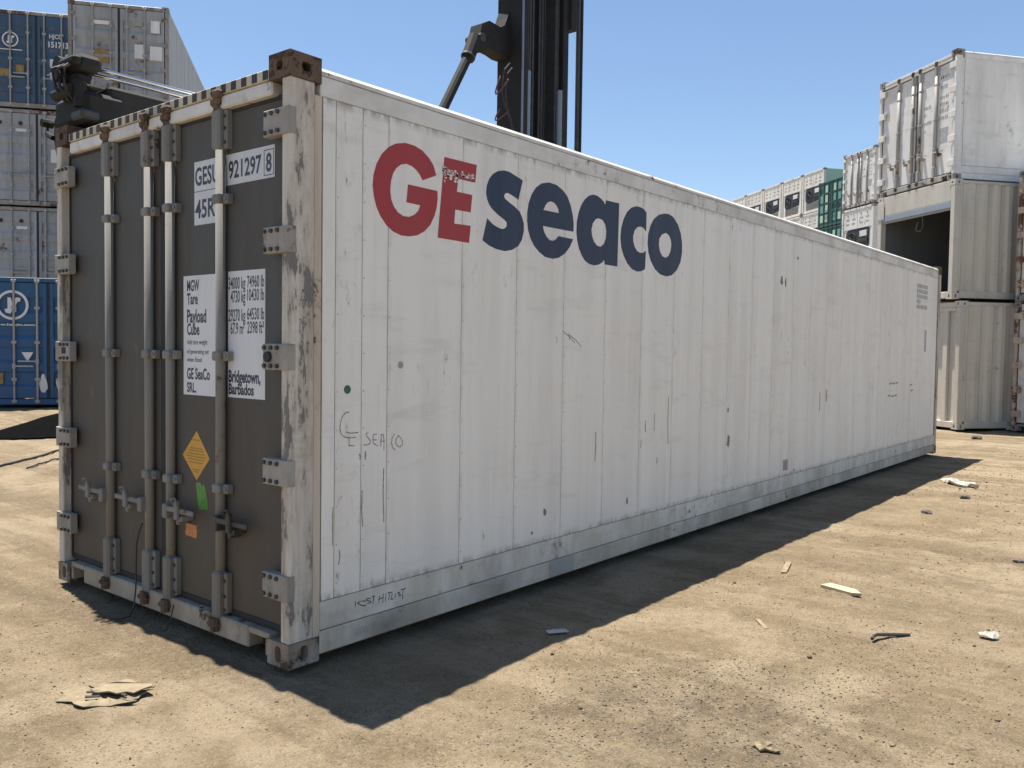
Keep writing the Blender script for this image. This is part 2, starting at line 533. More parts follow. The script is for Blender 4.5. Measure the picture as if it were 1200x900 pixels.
def casting(sx, sy, z0, z1, L, proud=0.003):
    """corner casting with an oval opening in its end and its outer side"""
    mb = MB()
    hh = 0.08 if z0 < 0.5 else 0.045
    xo, xi = sx * (HW + proud), sx * (HW - 0.162)
    yo, yi = (-proud, 0.178) if sy < 0 else (L + proud, L - 0.178)
    xc, yc, zc, h = (xo + xi) / 2, (yo + yi) / 2, (z0 + z1) / 2, z1 - z0
    w, d = abs(xo - xi), abs(yo - yi)
    holed_face(mb, (xc, yo, zc), (1, 0, 0), (0, 0, 1), (0, -sy if sy > 0 else 1, 0), w, h, 0.05, hh, 0.05)
    holed_face(mb, (xo, yc, zc), (0, 1, 0), (0, 0, 1), (-sx, 0, 0), d, h, 0.05, hh, 0.05)
    c = [(x, y, z) for z in (z0, z1) for y in (yo, yi) for x in (xo, xi)]
    mb.add(c, [(0, 1, 3, 2), (4, 6, 7, 5), (2, 3, 7, 6), (1, 5, 7, 3)])
    return mb


def castings(root, H, L, mat_low, mat_top, c=True):
    for sx in (-1, 1):
        for sy in (-1, 1):
            casting(sx, sy, 0.0, 0.118, L).build('corner_casting', mat_low, root)
            casting(sx, sy, H - 0.118, H, L).build('corner_casting', mat_top, root)


def corr_profile(a0, a1, pitch, depth, flat=0.36):
    """trapezoid corrugation: list of (along, inset)"""
    out, a = [], a0
    out.append((a0, 0.0))
    n = max(1, int(round((a1 - a0) / pitch)))
    p = (a1 - a0) / n
    for i in range(n):
        s = a0 + i * p
        out += [(s + p * 0.16, 0.0), (s + p * 0.34, depth), (s + p * 0.66, depth), (s + p * 0.84, 0.0)]
    out.append((a1, 0.0))
    return out


def corr_wall(prof, z0, z1, mapf):
    mb = MB()
    vs = []
    for a, d in prof:
        vs += [mapf(a, d, z0), mapf(a, d, z1)]
    mb.add(vs, [(2 * i, 2 * i + 2, 2 * i + 3, 2 * i + 1) for i in range(len(prof) - 1)])
    return mb


# seams of the smooth side wall, metres from the door end
SEAMS = [0.192, 0.272, 0.442, 0.617, 1.183] + [1.183 + 0.497 * k for k in range(1, 21)] + [11.62, 12.0]
BAR_X = (-0.575, -0.112, 0.116, 0.606)
HINGE_Z = (2.577, 2.030, 1.480, 0.932, 0.384)


def reefer_shell(root, H, L, post, trim, rail, panel, low, seams, header='stripe_cream', sill='white_sill', cast_low='low_casting', cast_top='rust_casting', kick=None):
    dz = H - 2.896
    castings(root, H, L, cast_low, cast_top)
    for sx in (-1, 1):
        a, b = sorted((sx * 1.155, sx * HW))
        MB().box(a, b, 0.0, 0.143, 0.118, H - 0.118, 0.006).build('corner_post', post, root)
        a, b = sorted((sx * 1.185, sx * 1.213))
        MB().box(a, b, 0.143, 0.190, 0.05, H - 0.17, 0.004).build('post_trim', trim, root)
        a, b = sorted((sx * 1.08, sx * HW))
        MB().box(a, b, L - 0.12, L, 0.118, H - 0.118, 0.006).build('corner_post', post, root)
        # long rails
        a, b = sorted((sx * 1.10, sx * 1.2165))
        MB().box(a, b, 0.178, L - 0.178, 0.025, 0.139, 0.006).build('bottom_rail', low, root)
        a, b = sorted((sx * 1.12, sx * 1.2145))
        MB().box(a, b, 0.190, L - 0.12, 0.143, 0.284, 0.004).build('kick_rail', kick or rail, root)
        m = MB().box(a, b, 0.178, L - 0.178, H - 0.171, H - 0.075, 0.004)
        m.build('top_rail', rail, root)
        xo = sx * 1.2165
        m = MB()
        prof = [(xo, H - 0.073), (xo, H - 0.055), (sx * 1.195, H - 0.034), (sx * 1.02, H - 0.028), (sx * 1.02, H - 0.073)]
        m.prism([prof], lambda u, v, a: (u, a, v), 0.172, L - 0.172)
        m.build('roof_rail', rail, root)
        # wall behind the seams, then the skin sheets
        a, b = sorted((sx * 1.13, sx * 1.2095))
        MB().box(a, b, 0.16, L - 0.1, 0.29, H - 0.172).build('wall_core', 'gap_dark', root)
        for y0, y1 in zip(seams[:-1], seams[1:]):
            a, b = sorted((sx * 1.2095, sx * 1.216))
            MB().box(a, b, y0 + 0.0018, y1 - 0.0018, 0.288, H - 0.174, 0.0015).build('side_panel', panel, root)
    MB().box(-1.02, 1.02, 0.16, L - 0.16, H - 0.08, H - 0.03, 0.01).build('roof', rail, root)
    MB().box(-1.08, 1.08, L - 0.06, L - 0.01, 0.12, H - 0.12).build('end_wall', panel, root)
    MB().box(-1.10, 1.10, 0.15, L - 0.1, 0.10, 0.14).build('floor', 'dark_metal', root)
    # door end frame
    MB().box(-1.06, 1.06, 0.012, 0.145, H - 0.176, H - 0.108, 0.008).build('header_rail', rail, root)
    MB().box(-1.056, 1.056, 0.006, 0.145, H - 0.1065, H - 0.055, 0.004).build('header_strip', header, root)
    m = MB().box(-0.885, 0.885, 0.004, 0.14, 0.03, 0.138, 0.008)
    m.box(-1.057, -0.886, 0.006, 0.14, 0.108, 0.138, 0.004).box(0.886, 1.057, 0.006, 0.14, 0.108, 0.138, 0.004)
    m.box(-1.057, -1.03, 0.006, 0.14, 0.03, 0.107).box(1.03, 1.057, 0.006, 0.14, 0.03, 0.107)
    m.build('sill_rail', sill, root)
    for a, b in ((-1.029, -0.887), (0.887, 1.029)):
        MB().box(a, b, 0.09, 0.13, 0.028, 0.106).build('fork_pocket', 'rubber', root)


def reefer_doors(root, H, door, bar, hinge, gasket='rubber', simple=False):
    zt = H - 0.172
    for sx in (-1, 1):
        a, b = sorted((sx * 0.012, sx * 1.152))
        MB().box(a, b, 0.056, 0.13, 0.150, zt, 0.006).build('door', door, root)
        m = MB()
        a, b = sorted((sx * 1.135, sx * 1.154))
        m.box(a, b, 0.050, 0.075, 0.150, zt)
        a, b = sorted((sx * 0.0, sx * 0.022))
        m.box(a, b, 0.048, 0.075, 0.150, zt)
        a, b = sorted((sx * 0.024, sx * 1.134))
        m.box(a, b, 0.050, 0.075, 0.142, 0.172)
        m.box(a, b, 0.050, 0.075, zt - 0.02, zt)
        m.build('door_gasket', gasket, root)
        for z in HINGE_Z:
            z = z * H / 2.896
            h = MB()
            a, b = sorted((sx * 1.026, sx * 1.2235))
            h.box(a, b, -0.013, 0.034, z - 0.062, z + 0.062, 0.004)
            ho = h.build('hinge', hinge, root)
            if not simple:
                bo = MB()
                for bx in (1.045, 1.095, 1.145):
                    for bz in (-0.043, 0.043):
                        bo.cyl((sx * bx, -0.013, z + bz), (sx * bx, -0.024, z + bz), 0.011, 6)
                stuff(bo.build('bolts', 'dark_metal', ho))
    for i, x in enumerate(BAR_X):
        out = -1 if i in (0, 1) else 1
        m = MB().cyl((x, 0.027, 0.10), (x, 0.027, zt), 0.026 if not simple else 0.034, 14)
        lb = m.build('locking_bar', bar, root, smooth=False)
        for p in lb.data.polygons:
            p.use_smooth = len(p.vertices) == 4
        sl = MB().box(x - 0.034, x + 0.036, -0.010, 0.056, zt - 0.205, zt - 0.002, 0.012).box(x + 0.0365, x + 0.066, 0.020, 0.056, zt - 0.20, zt - 0.006, 0.004)
        s1 = sl.build('bar_sleeve', bar, lb)
        s2 = MB().box(x - 0.034, x + 0.036, -0.010, 0.056, 0.112, 0.365, 0.012).box(x + 0.0365, x + 0.066, 0.020, 0.056, 0.152, 0.36, 0.004).build('bar_sleeve', bar, lb)
        if not simple:
            bo = MB()
            for z in (zt - 0.17, zt - 0.10, zt - 0.04, 0.17, 0.24, 0.32):
                bo.cyl((x + 0.052, 0.020, z), (x + 0.052, 0.011, z), 0.009, 6)
            stuff(bo.build('rivets', 'dark_metal', lb))
        # cams and keepers
        k = MB()
        k.box(x - 0.046, x + 0.034, -0.012, 0.05, zt + 0.012, zt + 0.058, 0.012)
        k.box(x - 0.026, x + 0.052, -0.022, 0.036, zt + 0.052, zt + 0.092, 0.012)
        k.cyl((x, 0.01, zt - 0.01), (x, 0.01, zt + 0.07), 0.022, 8)
        k.build('cam_keeper', 'rust_casting', lb)
        k = MB()
        k.box(x - 0.05, x + 0.04, -0.03, 0.02, 0.078, 0.112, 0.012)
        k.cyl((x + 0.01, -0.012, 0.06), (x + 0.01, -0.012, 0.13), 0.025, 8)
        k.build('cam_keeper', 'rust_casting', lb)
        for z in (2.272, 1.476, 0.795):
            z = z * H / 2.896
            b = MB().box(x - 0.032, x + 0.034, -0.008, 0.056, z - 0.024, z + 0.024, 0.008)
            b.box(x + 0.033, x + 0.074, 0.018, 0.056, z - 0.024, z + 0.024, 0.004)
            b.box(x - 0.046, x - 0.031, 0.028, 0.056, z - 0.022, z + 0.022, 0.004)
            b.cyl((x + 0.060, 0.019, z), (x + 0.060, 0.010, z), 0.010, 6)
            b.build('bar_bracket', bar, lb)
        # handle, its hub and the catch
        z = 0.632
        h = MB().box(min(x, x + out * 0.045), max(x, x + out * 0.045), -0.028, 0.03, z - 0.05, z + 0.03, 0.006)
        h.box(min(x + out * 0.04, x + out * 0.31), max(x + out * 0.04, x + out * 0.31), -0.026, -0.014, z - 0.006, z + 0.022, 0.004)
        h.build('bar_handle', 'dark_metal' if i == 3 and not simple else bar, lb)
        h = MB()
        cx = x + out * 0.165
        h.box(cx - 0.028, cx + 0.028, -0.024, 0.056, z - 0.05, z - 0.018, 0.006)
        h.box(cx - 0.016, cx + 0.016, -0.044, -0.02, z - 0.04, z + 0.065, 0.006)
        h.box(cx - 0.05, cx - 0.022, -0.01, 0.056, z - 0.075, z - 0.02, 0.006)
        h.tube([(cx - 0.012, -0.04, z + 0.03), (cx - 0.02, -0.055, z + 0.075), (cx + 0.02, -0.055, z + 0.082), (cx + 0.022, -0.04, z + 0.03)], 0.006, 6)
        h.build('handle_catch', 'dark_metal' if i == 3 else bar, lb)


# ------------------------------------------------------------------ the white reefer in front
def build_main():
    L, H = 12.192, 2.896
    root = thing('shipping_container', 'long white container with grey doors and the big GE seaco name', 'shipping container', (-HW, 0, 0))
    reefer_shell(root, H, L, 'worn_post', 'cream_trim', 'white_rail', 'white_panel', 'white_sill', SEAMS, kick='kick_white', sill='dirty_sill')
    reefer_doors(root, H, 'grey_door', 'bar_metal', 'hinge_metal')
    # dark warning stripes painted on the strip above the doors
    sm_ = MB().box(-0.021, 0.021, 0.0045, 0.0068, H - 0.103, H - 0.059).mesh('warning_stripe', 'stripe_black')
    for i in range(24):
        o = bpy.data.objects.new('warning_stripe', sm_)
        COL.objects.link(o)
        o.parent = root
        o.location = (-1.018 + i * 0.0885, 0, 0)
    dm = lambda y: (lambda u, v: (u, y, v))

    def plate(name, mat, outline, y0=0.0545, y1=0.0562):
        mb = MB()
        mb.prism([outline], lambda u, v, a: (u, a, v), y0, y1)
        return mb.build(name, mat, root)

    def rect(x0, x1, z0, z1):
        return [(x0, z0), (x1, z0), (x1, z1), (x0, z1)]

    ty = 0.0538
    pn = plate('number_plate', 'decal_white', rect(0.314, 1.024, 2.345, 2.500))
    tag(pn, 'white number strip on the right door')
    letter_line(pn, 'ink_blue', 'GESU', 0.322, 0.545, 2.372, 2.470, dm(ty), 0.022)
    letter_line(pn, 'ink_blue', '921297', 0.636, 0.917, 2.374, 2.466, dm(ty), 0.022)
    letter_line(pn, 'ink_blue', '8', 0.955, 1.000, 2.373, 2.465, dm(ty), 0.022)
    m = MB()
    for a, b, c, d in ((0.938, 1.018, 2.357, 2.361), (0.938, 1.018, 2.478, 2.482), (0.938, 0.942, 2.361, 2.478), (1.014, 1.018, 2.361, 2.478)):
        m.add([(a, ty, c), (b, ty, c), (b, ty, d), (a, ty, d)], [(0, 1, 2, 3)])
    stuff(m.build('digit_frame', 'ink_blue', pn))
    pt = plate('type_plate', 'decal_white', rect(0.314, 0.560, 2.167, 2.341))
    letter_line(pt, 'ink_blue', '45R1', 0.322, 0.545, 2.200, 2.300, dm(ty), 0.022)
    p2 = plate('weight_plate', 'decal_white', rect(0.204, 0.530, 1.262, 1.902))
    tag(p2, 'white panel of weight headings left of the bar')
    for s, a, b, c, d in (('MGW', 0.24, 0.361, 1.818, 1.880), ('Tare', 0.24, 0.346, 1.747, 1.809), ('Payload', 0.24, 0.428, 1.652, 1.722), ('Cube', 0.24, 0.362, 1.583, 1.648),
                          ('GE SeaCo', 0.239, 0.462, 1.345, 1.408), ('SRL.', 0.239, 0.33, 1.274, 1.330)):
        letter_line(p2, 'ink_blue', s, a, b, c, d, dm(ty), 0.028)
    for s, a, b, c, d in (('Add tare weight', 0.24, 0.44, 1.534, 1.560), ('of generating set', 0.24, 0.452, 1.485, 1.508), ('when fitted', 0.24, 0.384, 1.440, 1.465)):
        letter_line(p2, 'ink_blue', s, a, b, c, d, dm(ty), 0.008)
    p3 = plate('figures_plate', 'decal_white', rect(0.631, 0.950, 1.266, 1.908))
    tag(p3, 'white panel of weight figures right of the bar')
    for s, a, b, c, d in (('34000 kg', 0.636, 0.783, 1.818, 1.878), ('74960 lb', 0.799, 0.942, 1.820, 1.880), ('4730 kg', 0.655, 0.783, 1.750, 1.810), ('10430 lb', 0.799, 0.942, 1.754, 1.814),
                          ('29270 kg', 0.636, 0.784, 1.655, 1.716), ('64530 lb', 0.799, 0.942, 1.660, 1.720), ('67.9 m\u00b3', 0.655, 0.775, 1.588, 1.648), ('2398 ft\u00b3', 0.800, 0.940, 1.592, 1.652)):
        letter_line(p3, 'ink_blue', s, a, b, c, d, dm(ty), 0.010)
    letter_line(p3, 'ink_blue', 'Bridgetown,', 0.637, 0.913, 1.345, 1.406, dm(ty), 0.035)
    letter_line(p3, 'ink_blue', 'Barbados', 0.637, 0.857, 1.280, 1.338, dm(ty), 0.035)
    dpl = plate('diamond_placard', 'amber', [(0.332, 0.803), (0.459, 0.930), (0.334, 1.069), (0.193, 0.930)])
    tag(dpl, 'amber diamond notice on the right door')
    m = MB()
    for z, w in ((1.020, 0.07), (0.975, 0.12), (0.962, 0.15), (0.945, 0.17), (0.930, 0.18), (0.915, 0.16), (0.898, 0.14), (0.860, 0.07), (0.848, 0.05)):
        m.add([(0.328 - w / 2, ty, z - 0.003), (0.328 + w / 2, ty, z - 0.003), (0.328 + w / 2, ty, z + 0.003), (0.328 - w / 2, ty, z + 0.003)], [(0, 1, 2, 3)])
    stuff(m.build('small_print', 'amber_dark', dpl))
    plate('green_sticker', 'green_label', [(0.345, 0.675), (0.360, 0.650), (0.440, 0.655), (0.436, 0.720), (0.405, 0.790), (0.385, 0.775), (0.368, 0.795), (0.330, 0.790), (0.328, 0.770)])
    plate('orange_tag', 'orange_tag', [(0.218, 0.492), (0.330, 0.486), (0.336, 0.520), (0.330, 0.556), (0.228, 0.560)])
    # round black hole in the third hinge
    MB().cyl((1.075, -0.0132, 1.48), (1.075, -0.026, 1.48), 0.026, 12).build('hinge_knob', 'rubber', root)
    MB().box(-1.13, -1.075, -0.0155, -0.0125, 1.465, 1.505).build('hinge_knob', 'rubber', root)

    # big name on the side
    sm = lambda u, v, a: (a, u, v)
    for key in ('G', 'E', 's', 'e', 'a', 'c', 'o'):
        mb = MB()
        mb.prism(TABLES['logo'][key], sm, 1.2158, 1.2172)
        lo = mb.build('logo_letter', 'logo_red' if key in 'GE' else 'logo_navy', root)
        tag(lo, ('red letter ' if key in 'GE' else 'dark blue letter ') + key)
    # scuffed-off paint across the top of the E
    m = MB()
    for i in range(75):
        u = rnd.uniform(1.015, 1.14) if i < 50 else rnd.uniform(1.16, 1.27)
        v = 2.535 - abs(rnd.gauss(0, 0.03)) - 0.07 * (u - 1.0) if i < 50 else rnd.uniform(2.505, 2.53)
        w, h = rnd.uniform(0.003, 0.010), rnd.uniform(0.002, 0.008)
        k = rnd.uniform(-0.004, 0.004)
        m.add([(1.2178, u - w, v - h + k), (1.2178, u + w, v - h), (1.2178, u + w + k, v + h), (1.2178, u - w, v + h - k)], [(0, 1, 2, 3)])
    stuff(m.build('paint_scuff', 'white_panel', root))
    sf = lambda x: (lambda u, v: (x, u, v))
    m = MB()
    for s in TABLES['graf1']:
        stroke(m, s, 0.0052, sf(1.2166))
    stuff(m.build('handwriting', 'marker', root))
    m = MB()
    for s in TABLES['graf2']:
        stroke(m, s, 0.0048, sf(1.2151))
    stuff(m.build('handwriting', 'ink_black', root))
    m = MB()
    for i, u in enumerate((0.40, 0.425, 0.45, 0.475, 0.53, 0.57, 0.60, 0.63, 0.66)):
        stroke(m, [(u, 0.055 + 0.004 * (i % 3)), (u + 0.008, 0.10), (u + 0.02, 0.06), (u + 0.022, 0.098)], 0.003, sf(1.2170))
    stuff(m.build('handwriting', 'marker_faint', root))
    # bits of marking and damage that can be picked out on the side
    m = MB()
    m.prism([ring2d(0.35, 1.32, 0.022, 16)], sm, 1.2158, 1.2168)
    m.build('green_dot', plain('dot_green', (0.035, 0.12, 0.085), 0.5), root)
    m = MB()
    m.prism([ring2d(0.71, 1.44, 0.02, 16)], sm, 1.2158, 1.2168)
    m.build('grey_dot', plain('dot_grey', (0.33, 0.33, 0.29), 0.5), root)
    m = MB()
    for u, v, h in ((2.30, 1.60, 0.05), (2.22, 1.625, 0.04)):
        stroke(m, [(u - 0.05, v + 0.03), (u + 0.02, v), (u + 0.09, v - 0.045)], 0.006, sf(1.2167))
    stroke(m, [(2.24, 1.645), (2.25, 1.60)], 0.006, sf(1.2167))
    for u, v0, v1, w in ((3.62, 0.80, 1.17, 0.010), (3.40, 0.92, 1.05, 0.008), (3.27, 0.92, 1.0, 0.012), (3.2, 0.80, 0.86, 0.008), (3.45, 0.70, 0.66, 0.012),
                         (0.60, 0.62, 0.90, 0.007), (0.262, 0.55, 0.74, 0.006), (0.30, 0.45, 0.52, 0.006), (0.455, 0.62, 0.80, 0.007), (2.58, 0.76, 0.96, 0.010), (3.02, 0.40, 0.44, 0.02),
                         (0.47, 1.00, 0.96, 0.008), (0.43, 0.99, 0.965, 0.007), (5.95, 2.20, 2.27, 0.03), (7.0, 0.9, 1.1, 0.02), (7.2, 1.0, 1.12, 0.03), (2.1, 1.62, 1.58, 0.005)):
        k = rnd.uniform(-0.01, 0.01)
        stroke(m, [(u, v0), (u + k, (v0 + v1) / 2), (u + k * 0.6, v1)], w, sf(1.2166))
    for u, v in ((9.6, 1.14), (9.75, 1.14), (9.9, 1.145), (9.55, 0.98), (9.7, 0.97), (9.85, 0.975), (10.6, 1.10), (10.65, 1.02)):
        stroke(m, [(u, v), (u + 0.11, v + 0.005)], 0.022, sf(1.2166))
    stuff(m.build('scratches', pen('scratch', (0.15, 0.13, 0.11), (0.5, 0.46, 0.41)), root))
    m = MB()
    for (u, v, w, h) in ((4.72, 0.74, 0.035, 0.08), (2.00, 0.475, 0.022, 0.035), (1.87, 0.36, 0.012, 0.012), (5.85, 2.24, 0.04, 0.06), (6.3, 0.32, 0.02, 0.02), (6.25, 2.5, 0.03, 0.02), (4.70, 1.02, 0.02, 0.03)):
        pts = [(u + w * rnd.uniform(.5, 1.1) * math.cos(t), v + h * rnd.uniform(.5, 1.1) * math.sin(t)) for t in [i * math.pi / 6 for i in range(12)]]
        m.prism([pts], sm, 1.2158, 1.2166)
    stuff(m.build('bare_patches', plain('bare_metal', (0.20, 0.175, 0.15), 0.7, noise=0.35), root))
    # faded code block near the far end
    m = MB()
    for r in range(5):
        for c in range(8):
            if r == 3 and c > 2:
                continue
            u0 = 10.82 + c * 0.075
            m.add([(1.2167, u0, 2.50 - r * 0.075), (1.2167, u0 + 0.055, 2.50 - r * 0.075), (1.2167, u0 + 0.055, 2.555 - r * 0.075), (1.2167, u0, 2.555 - r * 0.075)], [(0, 1, 2, 3)])
    stuff(m.build('faded_code', plain('faded_ink', (0.36, 0.36, 0.37), 0.7), root))
    m = MB()
    m.box(1.2145, 1.2162, 11.3, 11.42, 1.58, 1.9)
    m.build('grey_label', plain('label_grey', (0.4, 0.4, 0.4), 0.7), root)
    m = MB()
    m.box(1.2155, 1.2168, 6.0, 6.13, 0.34, 0.45)
    m.build('faded_sticker', plain('sticker_faded', (0.42, 0.33, 0.31), 0.7), root)
    # rivet heads down the first seams
    m = MB()
    for sy in SEAMS[1:14]:
        for k in range(13):
            z = 0.36 + k * 0.19
            if 0.48 < sy < 3.85 and z > 2.08:
                continue
            m.cyl((1.2155, sy + 0.014, z), (1.2182, sy + 0.014, z), 0.0055, 6, 0.0035)
    stuff(m.build('rivets', 'kick_white', root))
    # plates welded on the lower rail
    MB().box(1.2165, 1.2195, 0.181, 0.330, 0.034, 0.127, 0.001).build('rail_plate', 'white_sill', root)
    MB().box(1.2165, 1.2185, 2.06, 2.34, 0.032, 0.137, 0.001).build('rail_plate', 'patch_steel', root)
    # post scribbles
    m = MB()
    stroke(m, [(0.055, 1.72), (0.075, 1.80), (0.10, 1.72)], 0.006, sf(1.2195))
    stroke(m, [(0.062, 1.75), (0.092, 1.75)], 0.006, sf(1.2195))
    stroke(m, [(0.085, 1.62), (0.06, 1.66), (0.058, 1.60), (0.08, 1.57)], 0.006, sf(1.2195))
    stuff(m.build('handwriting', 'marker', root))
    return root


# ------------------------------------------------------------------ steel dry-freight container, doors at y = 0
def dry_container(name, label, H, L, body, frame, bar, side=None, group=None, logo=None, marks='plain', ink='decal_white'):
    root = thing(name, label, 'shipping container', group=group)
    side = side or body
    castings(root, H, L, frame, frame)
    for sx in (-1, 1):
        a, b = sorted((sx * 1.13, sx * HW))
        MB().box(a, b, 0.0, 0.12, 0.118, H - 0.118, 0.008).build('corner_post', frame, root)
        MB().box(a, b, L - 0.12, L, 0.118, H - 0.118, 0.008).build('corner_post', side, root)
        a, b = sorted((sx * 1.15, sx * 1.215))
        MB().box(a, b, 0.178, L - 0.178, 0.02, 0.17, 0.008).build('bottom_rail', side, root)
        MB().box(a, b, 0.178, L - 0.178, H - 0.09, H - 0.03, 0.008).build('top_rail', side, root)
        corr_wall(corr_profile(0.12, L - 0.12, 0.28, 0.036), 0.17, H - 0.09, lambda a, d, z: (sx * (1.209 - d), a, z)).build('side_wall', side, root)
    MB().box(-1.16, 1.16, 0.14, L - 0.14, H - 0.06, H - 0.035).build('roof', side, root)
    corr_wall(corr_profile(-1.13, 1.13, 0.28, 0.036), 0.12, H - 0.12, lambda a, d, z: (a, L - 0.02 - d, z)).build('end_wall', side, root)
    MB().box(-1.06, 1.06, 0.0, 0.12, H - 0.11, H - 0.02, 0.01).build('header_rail', frame, root)
    MB().box(-1.06, 1.06, 0.0, 0.12, 0.03, 0.15, 0.01).build('sill_rail', frame, root)
    z0, z1 = 0.165, H - 0.125
    hh = z1 - z0
    for sx in (-1, 1):
        # door leaf: frame and two waves pressed outwards
        prof = [(z0, 0.02), (z0 + 0.10 * hh, 0.02)]
        for k in range(4):
            s = z0 + hh * (0.10 + 0.215 * k)
            prof += [(s + 0.02 * hh, 0.05), (s + 0.115 * hh, 0.05), (s + 0.135 * hh, 0.02), (s + 0.20 * hh, 0.02)]
        prof += [(z1, 0.02)]
        xa, xb = sx * 0.03, sx * 1.11
        m = MB()
        vs = []
        for z, d in prof:
            vs += [(xa, d, z), (xb, d, z)]
        m.add(vs, [(2 * i, 2 * i + 1, 2 * i + 3, 2 * i + 2) for i in range(len(prof) - 1)])
        for x in (xa, xb):
            lo, hi = sorted((x, x - math.copysign(0.07, x - 0.57 * sx)))
            m.box(lo, hi, 0.012, 0.055, z0, z1, 0.004)
        m.box(min(xa, xb), max(xa, xb), 0.055, 0.08, z0, z1)
        m.build('door', body, root)
        for z in (0.3, 0.95, 1.6, 2.25):
            z = z * H / 2.591
            a, b = sorted((sx * 1.05, sx * 1.19))
            MB().box(a, b, -0.02, 0.0118, z - 0.05, z + 0.05, 0.006).build('hinge', frame, root)
    MB().box(-0.028, 0.028, 0.025, 0.06, z0, z1).build('door_gasket', 'rubber', root)
    for i, x in enumerate((-0.63, -0.20, 0.20, 0.63)):
        lb = MB().cyl((x, -0.012, 0.06), (x, -0.012, H - 0.05), 0.022, 8).build('locking_bar', bar, root)
        for z in (0.10, 0.55, 1.30, 2.0, H - 0.09):
            MB().box(x - 0.05, x + 0.05, -0.03, 0.0115, z - 0.03, z + 0.03, 0.008).build('bar_bracket', bar, lb)
        o = -1 if i % 2 == 0 else 1
        if i in (1, 2):
            o = -o
        o = 1 if i in (0, 2) else -1
        h = MB().box(min(x, x + o * 0.36), max(x, x + o * 0.36), -0.045, -0.028, 0.80 + 0.1 * (i % 2), 0.835 + 0.1 * (i % 2), 0.004)
        h.box(x - 0.03, x + 0.03, -0.045, 0.0, 0.76 + 0.1 * (i % 2), 0.87 + 0.1 * (i % 2), 0.006)
        h.build('bar_handle', bar, lb)
    pf = lambda y: (lambda u, v, a: (u, a, v))

    def panel(nm, mat, x0, x1, za, zb, y=0.010):
        return MB().box(x0, x1, y, y + 0.003, za, zb).build(nm, mat, root)

    dmap = lambda u, v: (u, 0.0085, v)
    if logo:
        cx, cz, r = logo
        m = MB()
        m.prism([ring2d(cx, cz, r), ring2d(cx, cz, r * 0.83)], lambda u, v, a: (u, a, v), 0.006, 0.0085)
        # emblem: two curved uprights joined like a leaning H
        q = r * 0.62
        left = [(-.55, -.75), (-.15, -.85), (-.02, -.55), (-.02, .35), (-.12, .75), (-.38, .75), (-.38, -.35), (-.62, -.40)]
        right = [(.05, -.70), (.30, -.70), (.30, .05), (.42, .35), (.62, .35), (.66, .70), (.30, .78), (.05, .35)]
        bar_ = [(-.30, -.08), (.25, .08), (.25, .28), (-.30, .12)]
        for lp in (left, right):
            m.prism([[(cx + a * q * 1.25, cz + b * q * 1.1) for a, b in lp]], lambda u, v, a: (u, a, v), 0.006, 0.0085)
        m.prism([[(cx + a * q, cz + b * q) for a, b in bar_]], lambda u, v, a: (u, a, v), 0.0062, 0.0087)
        m.build('round_logo', ink, root)
    return root, panel, dmap


# ------------------------------------------------------------------ other container kinds
E1 = Vector((0.621, 0.784, 0.0))
E2 = Vector((-0.784, 0.621, 0.0))
RZ_LEFT = R(51.6)      # door end looks towards the yard from the left row
RZ_RIGHT = R(-38.4)


def place(root, corner_x, p, rz, z=0.0):
    """put the front lower corner (local x = corner_x) at point p"""
    ex = Vector((math.cos(rz), math.sin(rz), 0))
    o = Vector((p[0], p[1], 0)) - ex * corner_x
    root.location = (o.x, o.y, z)
    root.rotation_euler = (0, 0, rz)


